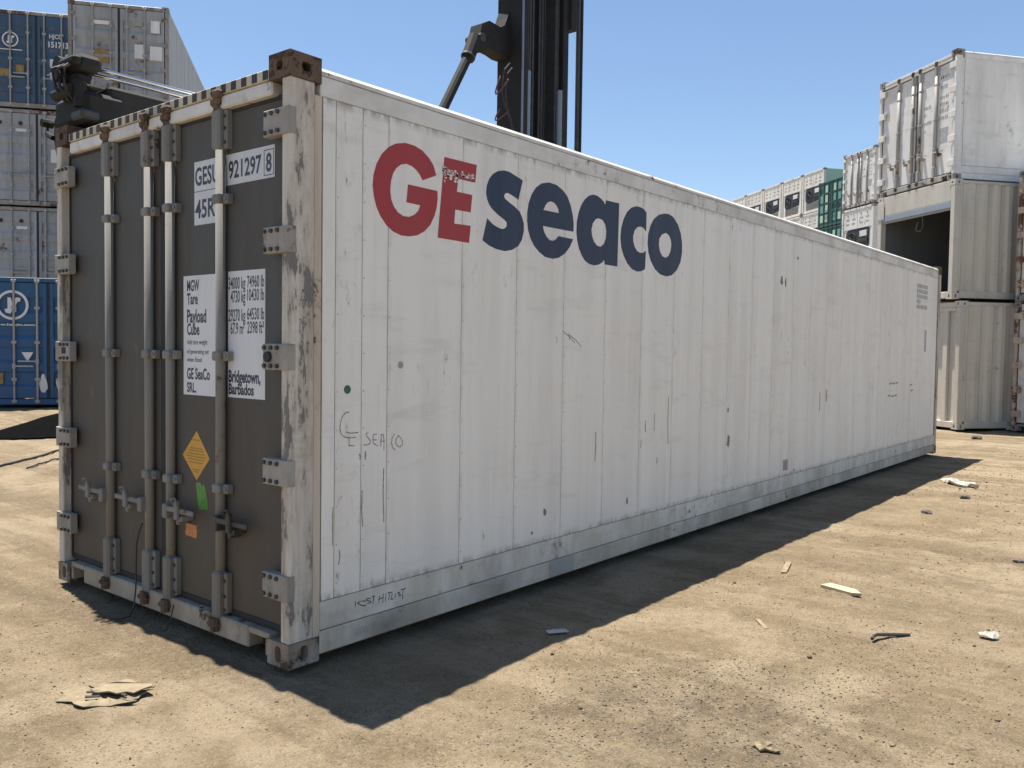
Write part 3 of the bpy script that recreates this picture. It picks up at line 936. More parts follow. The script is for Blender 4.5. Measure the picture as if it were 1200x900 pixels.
def machinery_reefer(name, label, H, L, body, side, group=None):
    root = thing(name, label, 'shipping container', group=group)
    castings(root, H, L, 'rust_frame', 'rust_frame')
    for sx in (-1, 1):
        a, b = sorted((sx * 1.09, sx * HW))
        MB().box(a, b, 0, 0.14, 0.118, H - 0.118, 0.008).build('corner_post', body, root)
        MB().box(a, b, L - 0.14, L, 0.118, H - 0.118, 0.008).build('corner_post', side, root)
        a, b = sorted((sx * 1.12, sx * 1.214))
        MB().box(a, b, 0.141, L - 0.141, 0.03, 0.2, 0.006).build('bottom_rail', side, root)
        MB().box(a, b, 0.141, L - 0.141, H - 0.14, H - 0.03, 0.006).build('top_rail', side, root)
        a, b = sorted((sx * 1.12, sx * 1.210))
        MB().box(a, b, 0.141, L - 0.141, 0.201, H - 0.141).build('side_panel', side, root)
    MB().box(-1.11, 1.11, 0.141, L - 0.141, H - 0.09, H - 0.04).build('roof', side, root)
    MB().box(-1.08, 1.08, L - 0.1, L - 0.03, 0.05, H - 0.1).build('end_wall', side, root)
    MB().box(-1.055, 1.055, 0.01, 0.14, H - 0.115, H - 0.01, 0.008).build('header_rail', body, root)
    MB().box(-1.055, 1.055, 0.01, 0.14, 0.02, 0.14, 0.008).build('sill_rail', body, root)
    z1 = H - 0.118
    MB().box(-1.088, -0.005, 0.03, 0.1, H * 0.62, z1, 0.01).build('upper_panel', body, root)
    MB().box(0.005, 1.088, 0.03, 0.1, H * 0.62, z1, 0.01).build('upper_panel', body, root)
    m = MB()
    for x in (-0.75, -0.3, 0.3, 0.75):
        m.box(x - 0.12, x + 0.12, 0.022, 0.0295, H * 0.80, H * 0.80 + 0.035).box(x - 0.15, x + 0.1, 0.022, 0.0295, H * 0.72, H * 0.72 + 0.03)
        m.cyl((x, 0.0295, H * 0.88), (x, 0.015, H * 0.88), 0.035, 8)
    stuff(m.build('panel_latches', 'rust_frame', root))
    # dark machinery bay with rounded left end, fan and control box
    pts = []
    for cx, cz, a0 in ((0.80, H * 0.57, 0), (-0.55, H * 0.50, 90), (-0.55, H * 0.38, 180), (0.80, H * 0.32, 270)):
        rr = 0.36 if cx < 0 else 0.12
        for k in range(5):
            t = R(a0 + 90 * k / 4)
            pts.append((cx + rr * math.cos(t), cz + rr * math.sin(t)))
    m = MB()
    m.prism([pts], lambda u, v, a: (u, a, v), 0.045, 0.4)
    bay = m.build('machinery_bay', 'unit_black', root)
    m = MB()
    m.prism([ring2d(-0.45, H * 0.44, 0.33, 20), ring2d(-0.45, H * 0.44, 0.28, 20)], lambda u, v, a: (u, a, v), 0.02, 0.044)
    for k in range(6):
        t = k * math.pi / 6
        m.cyl((-0.45 - 0.3 * math.cos(t), 0.03, H * 0.44 - 0.3 * math.sin(t)), (-0.45 + 0.3 * math.cos(t), 0.03, H * 0.44 + 0.3 * math.sin(t)), 0.008, 5)
    m.build('fan_guard', 'machine_grey', bay)
    MB().box(0.22, 0.75, -0.01, 0.044, H * 0.46, H * 0.56, 0.01).build('control_box', 'decal_white', bay)
    MB().box(0.10, 0.80, 0.0, 0.044, H * 0.36, H * 0.42, 0.01).build('pipe_cover', 'machine_grey', bay)
    MB().box(-1.088, 1.088, 0.05, 0.12, 0.141, H * 0.62 - 0.002, 0.006).build('lower_panel', body, root)
    m = MB()
    for k in range(9):
        m.box(-0.8, 0.8, 0.040, 0.0495, 0.22 + k * 0.05, 0.245 + k * 0.05)
    stuff(m.build('grille_slats', 'machine_grey', root))
    return root


def cream_container(open_front, H, L, label):
    root = thing('storage_container', label, 'shipping container')
    castings(root, H, L, 'cream_paint', 'cream_paint')
    for sx in (-1, 1):
        a, b = sorted((sx * 1.10, sx * HW))
        MB().box(a, b, 0, 0.13, 0.118, H - 0.118, 0.008).build('corner_post', 'cream_paint', root)
        MB().box(a, b, L - 0.13, L, 0.118, H - 0.118, 0.008).build('corner_post', 'cream_paint', root)
        a, b = sorted((sx * 1.15, sx * 1.215))
        MB().box(a, b, 0.178, L - 0.178, 0.02, 0.16, 0.006).build('bottom_rail', 'cream_paint', root)
        MB().box(a, b, 0.178, L - 0.178, H - 0.08, H - 0.02, 0.006).build('top_rail', 'cream_paint', root)
        corr_wall(corr_profile(0.131, L - 0.131, 0.30, 0.042), 0.16, H - 0.08, lambda a, d, z: (sx * (1.212 - d), a, z)).build('side_wall', 'cream_paint', root)
    MB().box(-1.14, 1.14, 0.15, L - 0.14, H - 0.06, H - 0.03).build('roof', 'cream_paint', root)
    MB().box(-1.14, 1.14, 0.15, L - 0.14, 0.08, 0.12).build('floor', 'plank', root)
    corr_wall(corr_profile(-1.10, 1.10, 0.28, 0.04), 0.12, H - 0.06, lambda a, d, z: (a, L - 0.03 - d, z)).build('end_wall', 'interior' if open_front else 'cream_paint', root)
    MB().box(-1.055, 1.055, 0.005, 0.12, 0.02, 0.15, 0.008).build('sill_rail', 'cream_paint', root)
    if open_front:
        MB().box(-1.099, 1.099, 0.008, 0.10, H - 0.42, H - 0.01, 0.006).build('header_panel', 'cream_paint', root)
        m = MB().box(-1.097, 1.097, 0.004, 0.09, H - 0.56, H - 0.423, 0.01)
        m.cyl((-1.09, 0.06, H - 0.57), (1.09, 0.06, H - 0.57), 0.03, 10)
        m.build('shutter_box', 'steel_blue', root)
        # partition that closes the room a little way in
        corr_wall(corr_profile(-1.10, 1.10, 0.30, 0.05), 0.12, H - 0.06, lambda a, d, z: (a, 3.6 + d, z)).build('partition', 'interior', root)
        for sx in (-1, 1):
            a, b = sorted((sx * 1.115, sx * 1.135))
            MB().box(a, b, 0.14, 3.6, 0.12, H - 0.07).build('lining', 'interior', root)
        m = MB()
        pts = [(0.10, 0.12, H - 0.56), (0.14, 0.11, H - 0.66), (0.16, 0.11, H - 0.80), (0.10, 0.10, H - 0.90), (-0.02, 0.10, H - 0.88), (-0.06, 0.10, H - 0.84), (0.0, 0.11, H - 0.70)]
        m.tube(pts, 0.007, 5)
        m.build('wire_loop', 'bar_metal', root)
        # folded sheet hanging at the far post
        MB().box(-1.215, -1.00, -0.012, -0.003, H - 0.50, H - 0.12, 0.002).build('hanging_flap', 'cream_paint', root)
    else:
        MB().box(-1.099, 1.099, 0.07, 0.10, 0.15, H - 0.12).build('front_panel', 'cream_paint', root)
        for sx in (-1, 1):
            a, b = sorted((sx * 0.72, sx * 0.86))
            MB().box(a, b, 0.01, 0.069, 0.151, H - 0.125, 0.008).build('panel_frame', 'cream_paint', root)
        MB().box(-1.09, 1.09, 0.006, 0.069, H - 0.20, H - 0.121, 0.008).build('panel_frame', 'cream_paint', root)
        MB().box(-1.055, 1.055, 0.006, 0.12, H - 0.119, H - 0.02, 0.008).build('header_rail', 'cream_paint', root)
    return root


def white_reefer(label, H, L, rust=False, group=None, deep=True):
    root = thing('refrigerated_container', label, 'shipping container', group=group)
    post = 'rusty_white' if rust else 'dirty_white'
    reefer_shell(root, H, L, post, post if rust else 'dirty_white', 'dirty_white', 'dirty_white', 'dirty_white', [0.192, 2.2, 4.2, 6.2, 8.2, 10.2, L - 0.1] if L > 11 else [0.192, 2, 4, L - 0.1],
                 header='dirty_white', sill='grimy_bar', cast_low='rust_frame', cast_top='rust_frame')
    reefer_doors(root, H, 'dirty_white', 'grimy_bar', 'dirty_white' if not rust else 'rusty_white', 'dark_metal', simple=True)
    # faded rows of code on the doors
    m = MB()
    rr = random.Random(3)
    for (x, z, n, w) in ((0.70, 2.13, 5, 0.055), (0.98, 2.24, 1, 0.05), (0.70, 1.93, 4, 0.055), (0.70, 1.72, 3, 0.05), (0.86, 1.72, 2, 0.05), (0.70, 1.58, 3, 0.05), (0.86, 1.58, 2, 0.05),
                         (0.70, 1.44, 3, 0.05), (0.86, 1.44, 2, 0.05), (0.70, 1.30, 3, 0.05), (0.86, 1.30, 2, 0.05), (0.22, 1.62, 5, 0.045), (0.22, 1.47, 2, 0.045), (0.22, 1.30, 6, 0.045), (0.22, 1.14, 2, 0.045)):
        z = z * H / 2.591
        for k in range(n):
            m.box(x + k * w, x + k * w + w * rr.uniform(.45, .7), 0.0535, 0.0555, z, z + rr.uniform(0.05, 0.07))
    stuff(m.build('faded_code', 'grimy_bar', root))
    MB().box(0.72, 0.96, 0.0535, 0.0555, 0.82, 1.12).build('grey_patch', plain('patch_grey', (0.36, 0.36, 0.37), 0.7), root)
    return root


# ------------------------------------------------------------------ build the setting
TABLES = {"logo":{"G":[[[0.965,2.477],[0.944,2.526],[0.907,2.562],[0.857,2.592],[0.797,2.607],[0.729,2.608],[0.663,2.592],[0.612,2.564],[0.567,2.522],[0.531,2.465],[0.511,2.405],[0.506,2.351],[0.515,2.298],[0.533,2.247],[0.561,2.204],[0.602,2.163],[0.649,2.136],[0.706,2.122],[0.764,2.123],[0.823,2.135],[0.877,2.162],[0.923,2.203],[0.953,2.254],[0.97,2.299],[0.978,2.351],[0.975,2.394],[0.753,2.396],[0.742,2.3],[0.845,2.298],[0.831,2.267],[0.802,2.242],[0.763,2.226],[0.719,2.225],[0.681,2.24],[0.652,2.267],[0.633,2.302],[0.626,2.349],[0.632,2.397],[0.646,2.437],[0.669,2.468],[0.702,2.491],[0.74,2.501],[0.779,2.496],[0.813,2.481],[0.838,2.462],[0.861,2.434]]],"E":[[[1.028,2.589],[1.298,2.591],[1.286,2.488],[1.142,2.487],[1.132,2.414],[1.262,2.414],[1.25,2.313],[1.12,2.312],[1.113,2.233],[1.251,2.237],[1.239,2.138],[0.981,2.14]]],"s":[[[1.725,2.57],[1.692,2.579],[1.644,2.59],[1.596,2.601],[1.544,2.602],[1.487,2.588],[1.442,2.564],[1.409,2.53],[1.388,2.487],[1.383,2.444],[1.393,2.409],[1.412,2.38],[1.441,2.357],[1.492,2.332],[1.55,2.31],[1.575,2.297],[1.577,2.275],[1.559,2.258],[1.534,2.251],[1.493,2.256],[1.448,2.269],[1.395,2.298],[1.356,2.166],[1.411,2.142],[1.479,2.127],[1.56,2.122],[1.63,2.136],[1.689,2.166],[1.725,2.208],[1.742,2.262],[1.741,2.308],[1.724,2.343],[1.697,2.378],[1.648,2.401],[1.588,2.422],[1.555,2.436],[1.547,2.452],[1.558,2.467],[1.581,2.473],[1.617,2.467],[1.659,2.455],[1.685,2.447]]],"e":[[[2.273,2.319],[2.275,2.372],[2.262,2.428],[2.236,2.489],[2.199,2.541],[2.143,2.576],[2.074,2.598],[1.994,2.601],[1.917,2.583],[1.86,2.549],[1.817,2.5],[1.787,2.443],[1.774,2.38],[1.775,2.327],[1.785,2.275],[1.811,2.224],[1.85,2.182],[1.902,2.149],[1.967,2.124],[2.047,2.119],[2.114,2.133],[2.182,2.167],[2.237,2.217],[2.271,2.27],[2.104,2.272],[2.084,2.252],[2.05,2.236],[2.01,2.236],[1.977,2.254],[1.95,2.282],[1.936,2.318]],[[1.94,2.419],[2.106,2.421],[2.099,2.446],[2.078,2.467],[2.051,2.481],[2.017,2.484],[1.985,2.474],[1.959,2.451]]],"a":[[[2.659,2.582],[2.834,2.585],[2.824,2.134],[2.658,2.135],[2.653,2.167],[2.621,2.143],[2.575,2.125],[2.523,2.117],[2.466,2.122],[2.415,2.139],[2.376,2.171],[2.34,2.217],[2.318,2.27],[2.308,2.324],[2.311,2.387],[2.329,2.452],[2.36,2.508],[2.402,2.553],[2.451,2.584],[2.502,2.599],[2.553,2.597],[2.6,2.584],[2.633,2.568],[2.654,2.549]],[[2.571,2.446],[2.624,2.44],[2.658,2.412],[2.676,2.366],[2.668,2.315],[2.643,2.276],[2.604,2.253],[2.558,2.256],[2.518,2.281],[2.495,2.317],[2.486,2.359],[2.502,2.403],[2.533,2.434]]],"c":[[[3.217,2.568],[3.178,2.59],[3.125,2.598],[3.066,2.596],[3.001,2.577],[2.944,2.54],[2.897,2.481],[2.868,2.411],[2.859,2.342],[2.873,2.277],[2.906,2.22],[2.958,2.168],[3.024,2.132],[3.099,2.119],[3.159,2.127],[3.211,2.147],[3.219,2.284],[3.183,2.267],[3.138,2.261],[3.093,2.27],[3.055,2.299],[3.034,2.339],[3.033,2.377],[3.051,2.417],[3.086,2.445],[3.131,2.455],[3.176,2.45],[3.218,2.43]]],"o":[[[3.485,2.597],[3.405,2.578],[3.327,2.535],[3.275,2.474],[3.247,2.408],[3.242,2.345],[3.257,2.276],[3.293,2.216],[3.359,2.159],[3.44,2.125],[3.538,2.116],[3.621,2.131],[3.704,2.178],[3.762,2.249],[3.784,2.326],[3.781,2.401],[3.757,2.473],[3.705,2.541],[3.627,2.589],[3.559,2.602]],[[3.516,2.452],[3.566,2.439],[3.598,2.406],[3.608,2.366],[3.596,2.316],[3.565,2.277],[3.519,2.259],[3.466,2.268],[3.429,2.3],[3.411,2.347],[3.416,2.395],[3.452,2.431]]]},"graf1":[[[0.362,1.204],[0.348,1.207],[0.333,1.199],[0.319,1.186],[0.309,1.162],[0.304,1.134],[0.306,1.113],[0.315,1.098],[0.333,1.084],[0.352,1.079],[0.402,1.077]],[[0.342,1.108],[0.374,1.1],[0.421,1.1]],[[0.363,1.077],[0.362,1.039],[0.398,1.035]],[[0.487,1.095],[0.475,1.091],[0.477,1.079],[0.504,1.052],[0.499,1.038],[0.478,1.032],[0.459,1.035]],[[0.545,1.084],[0.525,1.082],[0.52,1.058],[0.526,1.036],[0.555,1.022]],[[0.523,1.056],[0.545,1.054]],[[0.575,1.019],[0.577,1.078],[0.592,1.079],[0.597,1.045],[0.597,0.997]],[[0.572,1.045],[0.599,1.043]],[[0.669,1.076],[0.654,1.056],[0.65,1.03],[0.66,1.003],[0.678,0.99]],[[0.698,1.066],[0.682,1.046],[0.68,1.028],[0.693,1.01],[0.711,1.004],[0.729,1.016],[0.729,1.032],[0.716,1.052],[0.698,1.066]]],"graf2":[[[0.412,0.237],[0.412,0.214]],[[0.446,0.232],[0.427,0.227],[0.455,0.207],[0.483,0.203]],[[0.455,0.232],[0.481,0.225]],[[0.513,0.233],[0.489,0.236],[0.485,0.23],[0.516,0.215],[0.514,0.209],[0.492,0.211]],[[0.537,0.241],[0.529,0.201]],[[0.524,0.237],[0.542,0.24]],[[0.577,0.232],[0.571,0.198]],[[0.602,0.237],[0.598,0.192]],[[0.569,0.215],[0.602,0.218]],[[0.622,0.234],[0.616,0.195]],[[0.639,0.198],[0.65,0.235]],[[0.634,0.235],[0.663,0.233]],[[0.666,0.223],[0.655,0.198],[0.675,0.194]],[[0.689,0.218],[0.685,0.2]],[[0.724,0.221],[0.705,0.22],[0.729,0.203],[0.71,0.202]],[[0.745,0.229],[0.741,0.18]],[[0.729,0.233],[0.762,0.231]]]}


def fbm_tables():
    rs = np.random.RandomState(11)
    return [rs.rand(256, 256) for _ in range(8)]


FT = fbm_tables()


def vnoise(x, y, t):
    xi, yi = np.floor(x).astype(int), np.floor(y).astype(int)
    fx, fy = x - xi, y - yi
    fx, fy = fx * fx * (3 - 2 * fx), fy * fy * (3 - 2 * fy)
    T = FT[t]
    a, b = T[xi % 256, yi % 256], T[(xi + 1) % 256, yi % 256]
    c, d = T[xi % 256, (yi + 1) % 256], T[(xi + 1) % 256, (yi + 1) % 256]
    return (a * (1 - fx) + b * fx) * (1 - fy) + (c * (1 - fx) + d * fx) * fy - 0.5


def sstep(a, b, x):
    t = np.clip((x - a) / (b - a), 0, 1)
    return t * t * (3 - 2 * t)


def ground_z(x, y):
    x, y = np.asarray(x, float), np.asarray(y, float)
    # along / across the wheel tracks
    s, w = x * 0.784 - y * 0.621, x * 0.621 + y * 0.784
    near = np.exp(-((x - 1.0) ** 2 + (y - 2.0) ** 2) / 260.0)
    z = 0.045 * vnoise(x * 0.55, y * 0.55, 0) + 0.026 * vnoise(x * 1.9, y * 1.9, 1) + 0.012 * vnoise(x * 5.3, y * 5.3, 2)
    z = z + near * (0.017 * vnoise(x * 11, y * 11, 3) + 0.010 * vnoise(x * 29, y * 29, 4))
    z = z + 0.018 * vnoise(s * 0.22 + 9, w * 2.6, 5) + 0.009 * vnoise(s * 0.35, w * 7.0, 6)
    for w0, k, ph in ((4.55, 1.0, 0.3), (6.35, 1.0, 1.1), (9.6, 1.2, 0.0), (11.6, 1.2, 2.0), (-1.55, 0.9, 0.6), (-3.35, 0.9, 0.2), (-5.6, 1.2, 1.0), (1.75, 0.45, 0.0)):
        wc = w0 + 0.22 * np.sin(s * 0.35 + ph * 3) + 0.5 * vnoise(s * 0.12, s * 0 + w0, 6)
        d = (w - wc) / 0.17
        prof = -np.exp(-d ** 4) + 0.55 * np.exp(-((np.abs(d) - 1.45) / 0.4) ** 2)
        tread = np.exp(-d ** 4) * 0.35 * np.sign(np.sin(s * 44 + np.abs(d) * 2.5)) * (vnoise(s * 0.8, w * 0.8, 5) > -0.05)
        z = z + 0.011 * k * (prof + tread) * (0.45 + 0.9 * np.clip(vnoise(s * 0.3 + 5, w * 0.5, 7) + 0.5, 0, 1))
    # keep it low under and right beside the big container so it stands clear
    dx = np.maximum(np.maximum(-2.5 - x, x - 0.06), 0)
    dy = np.maximum(np.maximum(-0.1 - y, y - 12.3), 0)
    d = np.sqrt(dx * dx + dy * dy)
    z = z * (0.35 + 0.65 * sstep(0.0, 1.2, d)) - 0.022 * (1 - sstep(0.2, 1.4, d)) - 0.012
    # right row stands on the flat, left row on slightly higher ground
    q = -((x + 15.08) * 0.784 - (y - 5.19) * 0.621)
    z = z + 0.22 * sstep(-4.5, 0.3, q) * sstep(-4.0, -9.0, x)
    return z


def build_ground():
    def axis(lo, hi, f0, f1, fine, growth=1.09):
        a = list(np.arange(f0, f1, fine))
        st, p = fine, f0
        left = []
        while p > lo:
            st = min(st * growth, 60)
            p -= st
            left.append(p)
        st, p = fine, a[-1]
        right = []
        while p < hi:
            st = min(st * growth, 60)
            p += st
            right.append(p)
        return np.array(left[::-1] + a + right)
    xs = axis(-900, 900, -2.8, 4.4, 0.022, 1.028)
    ys = axis(-900, 900, -1.6, 5.2, 0.022, 1.028)
    X, Y = np.meshgrid(xs, ys, indexing='ij')
    Z = ground_z(X, Y)
    nx, ny = len(xs), len(ys)
    co = np.stack([X, Y, Z], -1).reshape(-1, 3).astype(np.float32)
    idx = np.arange(nx * ny).reshape(nx, ny)
    q = np.stack([idx[:-1, :-1], idx[1:, :-1], idx[1:, 1:], idx[:-1, 1:]], -1).reshape(-1, 4).astype(np.int32)
    me = bpy.data.meshes.new('ground')
    me.vertices.add(len(co))
    me.vertices.foreach_set('co', co.ravel())
    me.loops.add(q.size)
    me.loops.foreach_set('vertex_index', q.ravel())
    me.polygons.add(len(q))
    me.polygons.foreach_set('loop_start', np.arange(0, q.size, 4, dtype=np.int32))
    me.polygons.foreach_set('use_smooth', np.ones(len(q), dtype=bool))
    me.update(calc_edges=True)
    me.materials.append(ground_material())
    o = bpy.data.objects.new('ground', me)
    COL.objects.link(o)
    tag(o, kind='structure')
    print('ground verts', len(co))


def ground_material():
    t = NT('dirt')
    iso = t.coords((1, 1, 1), rand=False)
    tc = t.n('ShaderNodeTexCoord')
    mp = t.n('ShaderNodeMapping')
    mp.inputs['Rotation'].default_value = (0, 0, R(38.4))
    mp.inputs['Scale'].default_value = (0.13, 2.6, 1)
    t.l(tc.outputs['Object'], mp.inputs['Vector'])
    trk = mp.outputs[0]
    big = t.noise(iso, 0.55, 5, 0.6)
    mid = t.noise(iso, 2.3, 8, 0.65, 0.4)
    fine = t.noise(iso, 22, 8, 0.7)
    grit = t.noise(iso, 95, 4, 0.6)
    tr = t.noise(trk, 1.0, 8, 0.6, 0.3)
    c = t.mix(t.ramp(mid, 0.42, 0.57), GROUND_A, GROUND_B)
    c = t.mix(t.math('MULTIPLY', t.ramp(t.math('ADD', big, t.math('MULTIPLY', mid, 0.6)), 0.80, 0.92), 0.75), c, GROUND_PALE)
    c = t.mix(t.math('MULTIPLY', t.ramp(tr, 0.51, 0.62), 0.50), c, GROUND_DARK)
    c = t.mix(t.math('MULTIPLY', t.ramp(tr, 0.48, 0.39), 0.45), c, GROUND_PALE)
    # gravelly, oil-darkened patch
    sp = t.n('ShaderNodeVectorMath', operation='DISTANCE')
    t.l(tc.outputs['Object'], sp.inputs[0])
    sp.inputs[1].default_value = (1.75, 0.75, 0)
    pd = t.math('ADD', sp.outputs['Value'], t.ramp(mid, 0.2, 0.8, -0.5, 0.5))
    patch = t.math('MULTIPLY', t.ramp(pd, 0.95, 0.25), t.ramp(t.noise(iso, 7, 8, 0.75), 0.42, 0.58, 0.15, 1.0))
    c = t.mix(t.math('MULTIPLY', patch, 0.48), c, (0.062, 0.055, 0.045))
    c = t.mix(t.math('MULTIPLY', t.ramp(fine, 0.54, 0.68), 0.5), c, GROUND_DARK)
    c = t.mix(t.math('MULTIPLY', t.ramp(fine, 0.46, 0.34), 0.45), c, GROUND_PALE)
    c = t.mix(t.math('MULTIPLY', t.math('MULTIPLY', t.ramp(grit, 0.54, 0.66), t.ramp(mid, 0.38, 0.60, 0.15, 1.0)), 0.62), c, (0.058, 0.046, 0.031))
    c = t.mix(t.math('MULTIPLY', t.ramp(grit, 0.44, 0.34), 0.5), c, (0.40, 0.325, 0.225))
    t.l(c, t.b.inputs['Base Color'])
    t.b.inputs['Roughness'].default_value = 0.95
    t.b.inputs['Specular IOR Level'].default_value = 0.15
    vo = t.n('ShaderNodeTexVoronoi')
    vo.inputs['Scale'].default_value = 42
    vo.inputs['Randomness'].default_value = 1.0
    t.l(iso, vo.inputs['Vector'])
    stone = t.math('MULTIPLY', t.ramp(vo.outputs['Distance'], 0.42, 0.18), t.ramp(t.noise(iso, 6, 6, 0.7), 0.50, 0.60))
    h = t.math('ADD', t.math('MULTIPLY', fine, 1.6), t.math('MULTIPLY', grit, 0.5))
    h = t.math('ADD', h, t.math('MULTIPLY', stone, 0.35))
    h = t.math('ADD', h, t.math('MULTIPLY', mid, 1.2))
    t.bump(h, 0.85, 0.028)
    return t.m


GROUND_A = (0.200, 0.152, 0.093)
GROUND_B = (0.252, 0.195, 0.124)
GROUND_PALE = (0.336, 0.268, 0.180)
GROUND_DARK = (0.128, 0.095, 0.060)

build_ground()
main = build_main()

# ---- left row: two stacks of dry containers, one nearer blue box at the bottom
blueA, pnl, dmap = dry_container('dry_container', 'faded blue container with a round white logo, topmost at the left edge', 2.591, 12.19, 'blue_paint', 'rust_frame', 'grey_bar', logo=(-0.63, 1.80, 0.20))
blueA['category'] = 'shipping container'
letter_line(blueA, 'decal_white', 'HJCU', 0.32, 0.64, 1.86, 2.02, dmap, 0.03)
letter_line(blueA, 'decal_white', '1517131', 0.30, 0.86, 1.66, 1.82, dmap, 0.03)
letter_line(blueA, 'decal_white', '0', 0.92, 1.00, 1.66, 1.82, dmap, 0.03)
letter_line(blueA, 'decal_white', '4510', 0.70, 0.90, 1.42, 1.52, dmap, 0.03)
for x0, x1, za, zb in ((0.33, 0.55, 1.16, 1.36), (0.33, 0.55, 0.80, 1.00), (0.68, 0.98, 1.20, 1.34)):
    pnl('white_notice', 'decal_white', x0, x1, za, zb)
pnl('ochre_notice', 'ochre_decal', -1.08, -0.66, 0.82, 1.02)
pnl('ochre_notice', 'ochre_decal', -0.5, -0.3, 0.95, 1.15)
MB().box(-1.0, -0.34, 0.006, 0.009, 1.52, 1.545).build('web_line', 'decal_white', blueA)

greyA, pnl, dmap = dry_container('dry_container', 'weathered grey container directly under the topmost blue one at the left', 2.591, 12.19, 'grey_paint', 'rust_frame', 'grey_bar', side='grey_side')
pnl('white_notice', 'decal_white', -0.52, -0.24, 1.98, 2.06)
pnl('white_notice', 'decal_white', 0.34, 0.58, 1.20, 1.55)
for cx in (-0.40, -0.90):
    m = MB()
    m.prism([ring2d(cx, 2.20, 0.055, 10)], lambda u, v, a: (u, a, v), 0.005, 0.009)
    m.build('dark_emblem', 'ink_black', greyA)
greyA2 = copy_tree(greyA)
greyA2['label'] = 'grey container with an ochre notice, just above the bright blue one at left'
for ch in list(greyA2.children):
    if ch.name.startswith('white_notice') and ch == [c for c in greyA2.children if c.name.startswith('white_notice')][-1]:
        ch.data = MB().box(0.62, 0.86, 0.010, 0.013, 2.10, 2.22).mesh('white_notice', 'decal_white')
MB().box(-0.52, -0.22, 0.010, 0.013, 0.32, 0.66).build('ochre_notice', 'ochre_decal', greyA2)
greyA3 = copy_tree(greyA)
greyA3['label'] = 'grey container behind the bright blue one at the left edge'
greyB, pnl, dmap = dry_container('dry_container', 'grey container with its pale side showing, right of the topmost blue one', 2.591, 12.19, 'grey_paint', 'rust_frame', 'grey_bar', side='grey_side')
for x0, x1, za, zb in ((0.38, 0.64, 1.22, 1.58), (0.76, 1.06, 1.20, 1.56), (-0.64, -0.20, 2.02, 2.12), (0.78, 1.0, 1.90, 2.22)):
    pnl('white_notice', 'decal_white', x0, x1, za, zb)
pnl('ochre_notice', 'ochre_decal', -0.60, -0.24, 1.26, 1.40)
pnl('ochre_notice', 'ochre_decal', -0.60, -0.24, 1.06, 1.20)
MB().box(0.33, 0.58, 0.008, 0.011, 2.05, 2.20).build('grey_notice', 'grimy_bar', greyB)
greyB2 = copy_tree(greyB)
greyB2['label'] = 'grey container under the pale-sided one, mostly behind the black spreader'
greyB3 = copy_tree(greyB)
greyB3['label'] = 'grey container two below the pale-sided one, behind the foreground container'
greyB4 = copy_tree(greyB)
greyB4['label'] = 'grey container on the ground under the pale-sided stack'
PA = Vector((-21.381, 7.559, 0))
PB = Vector((-19.073, 8.660, 0))
for o, z in ((blueA, 7.785), (greyA, 5.19), (greyA2, 2.594), (greyA3, 0.0)):
    place(o, 0.0, PA, RZ_LEFT, z)
for o, z in ((greyB, 7.785), (greyB2, 5.19), (greyB3, 2.594), (greyB4, 0.0)):
    place(o, 0.0, PB, RZ_LEFT, z)
blueF, pnl, dmap = dry_container('dry_container', 'bright blue container with a large round white logo on the dirt at left', 2.63, 12.19, 'blue_bright', 'blue_bright', 'grey_bar', logo=(-0.66, 2.05, 0.30))
letter_line(blueF, 'decal_white', 'www.hanjin.com', -1.06, -0.24, 1.62, 1.68, dmap, 0.03)
letter_line(blueF, 'decal_white', 'RISI', 0.26, 0.60, 1.25, 1.46, dmap, 0.05)
m = MB()
m.prism([[(-0.50, 1.10), (-0.28, 1.10), (-0.39, 0.90)]], lambda u, v, a: (u, a, v), 0.008, 0.0105)
m.build('triangle_sticker', 'decal_white', blueF)
for cx in (-0.10, 0.22):
    pts = [(cx + 0.09 * rnd.uniform(.6, 1.2) * math.cos(i * .628), 0.47 + 0.19 * rnd.uniform(.6, 1.1) * math.sin(i * .628)) for i in range(10)]
    m = MB()
    m.prism([pts], lambda u, v, a: (u, a, v), 0.008, 0.0105)
    m.build('torn_label', 'decal_white', blueF)
pnl('ochre_notice', 'ochre_decal', -1.08, -0.84, 0.45, 0.68)
place(blueF, 0.0, (-15.10, 5.20, 0), RZ_LEFT, 0.235)

# ---- right row, near stack
wr = white_reefer('dirty white reefer with grimy locking bars, on top of the open cream container', 2.591, 12.19)
place(wr, HW, (-0.859, 16.637), RZ_RIGHT, 5.068)
cu = cream_container(True, 2.395, 12.19, 'cream container with a wide open dark front, under the big white reefer')
place(cu, HW, (-0.798, 16.561), RZ_RIGHT, 2.668)
cl = cream_container(False, 2.585, 12.19, 'cream corrugated container with closed front, on the ground under the open one')
place(cl, HW, (-0.624, 16.567), RZ_RIGHT, 0.04)
nb1 = white_reefer('lower white container with a rusty post at the right edge, on the dirt', 2.591, 12.19, rust=True)
place(nb1, -HW, (0.186, 17.419), RZ_RIGHT, 0.03)
nb2 = copy_tree(nb1)
nb2['label'] = 'upper white container with a rusty post, right of the open cream one'
nb2.location.z = 2.63

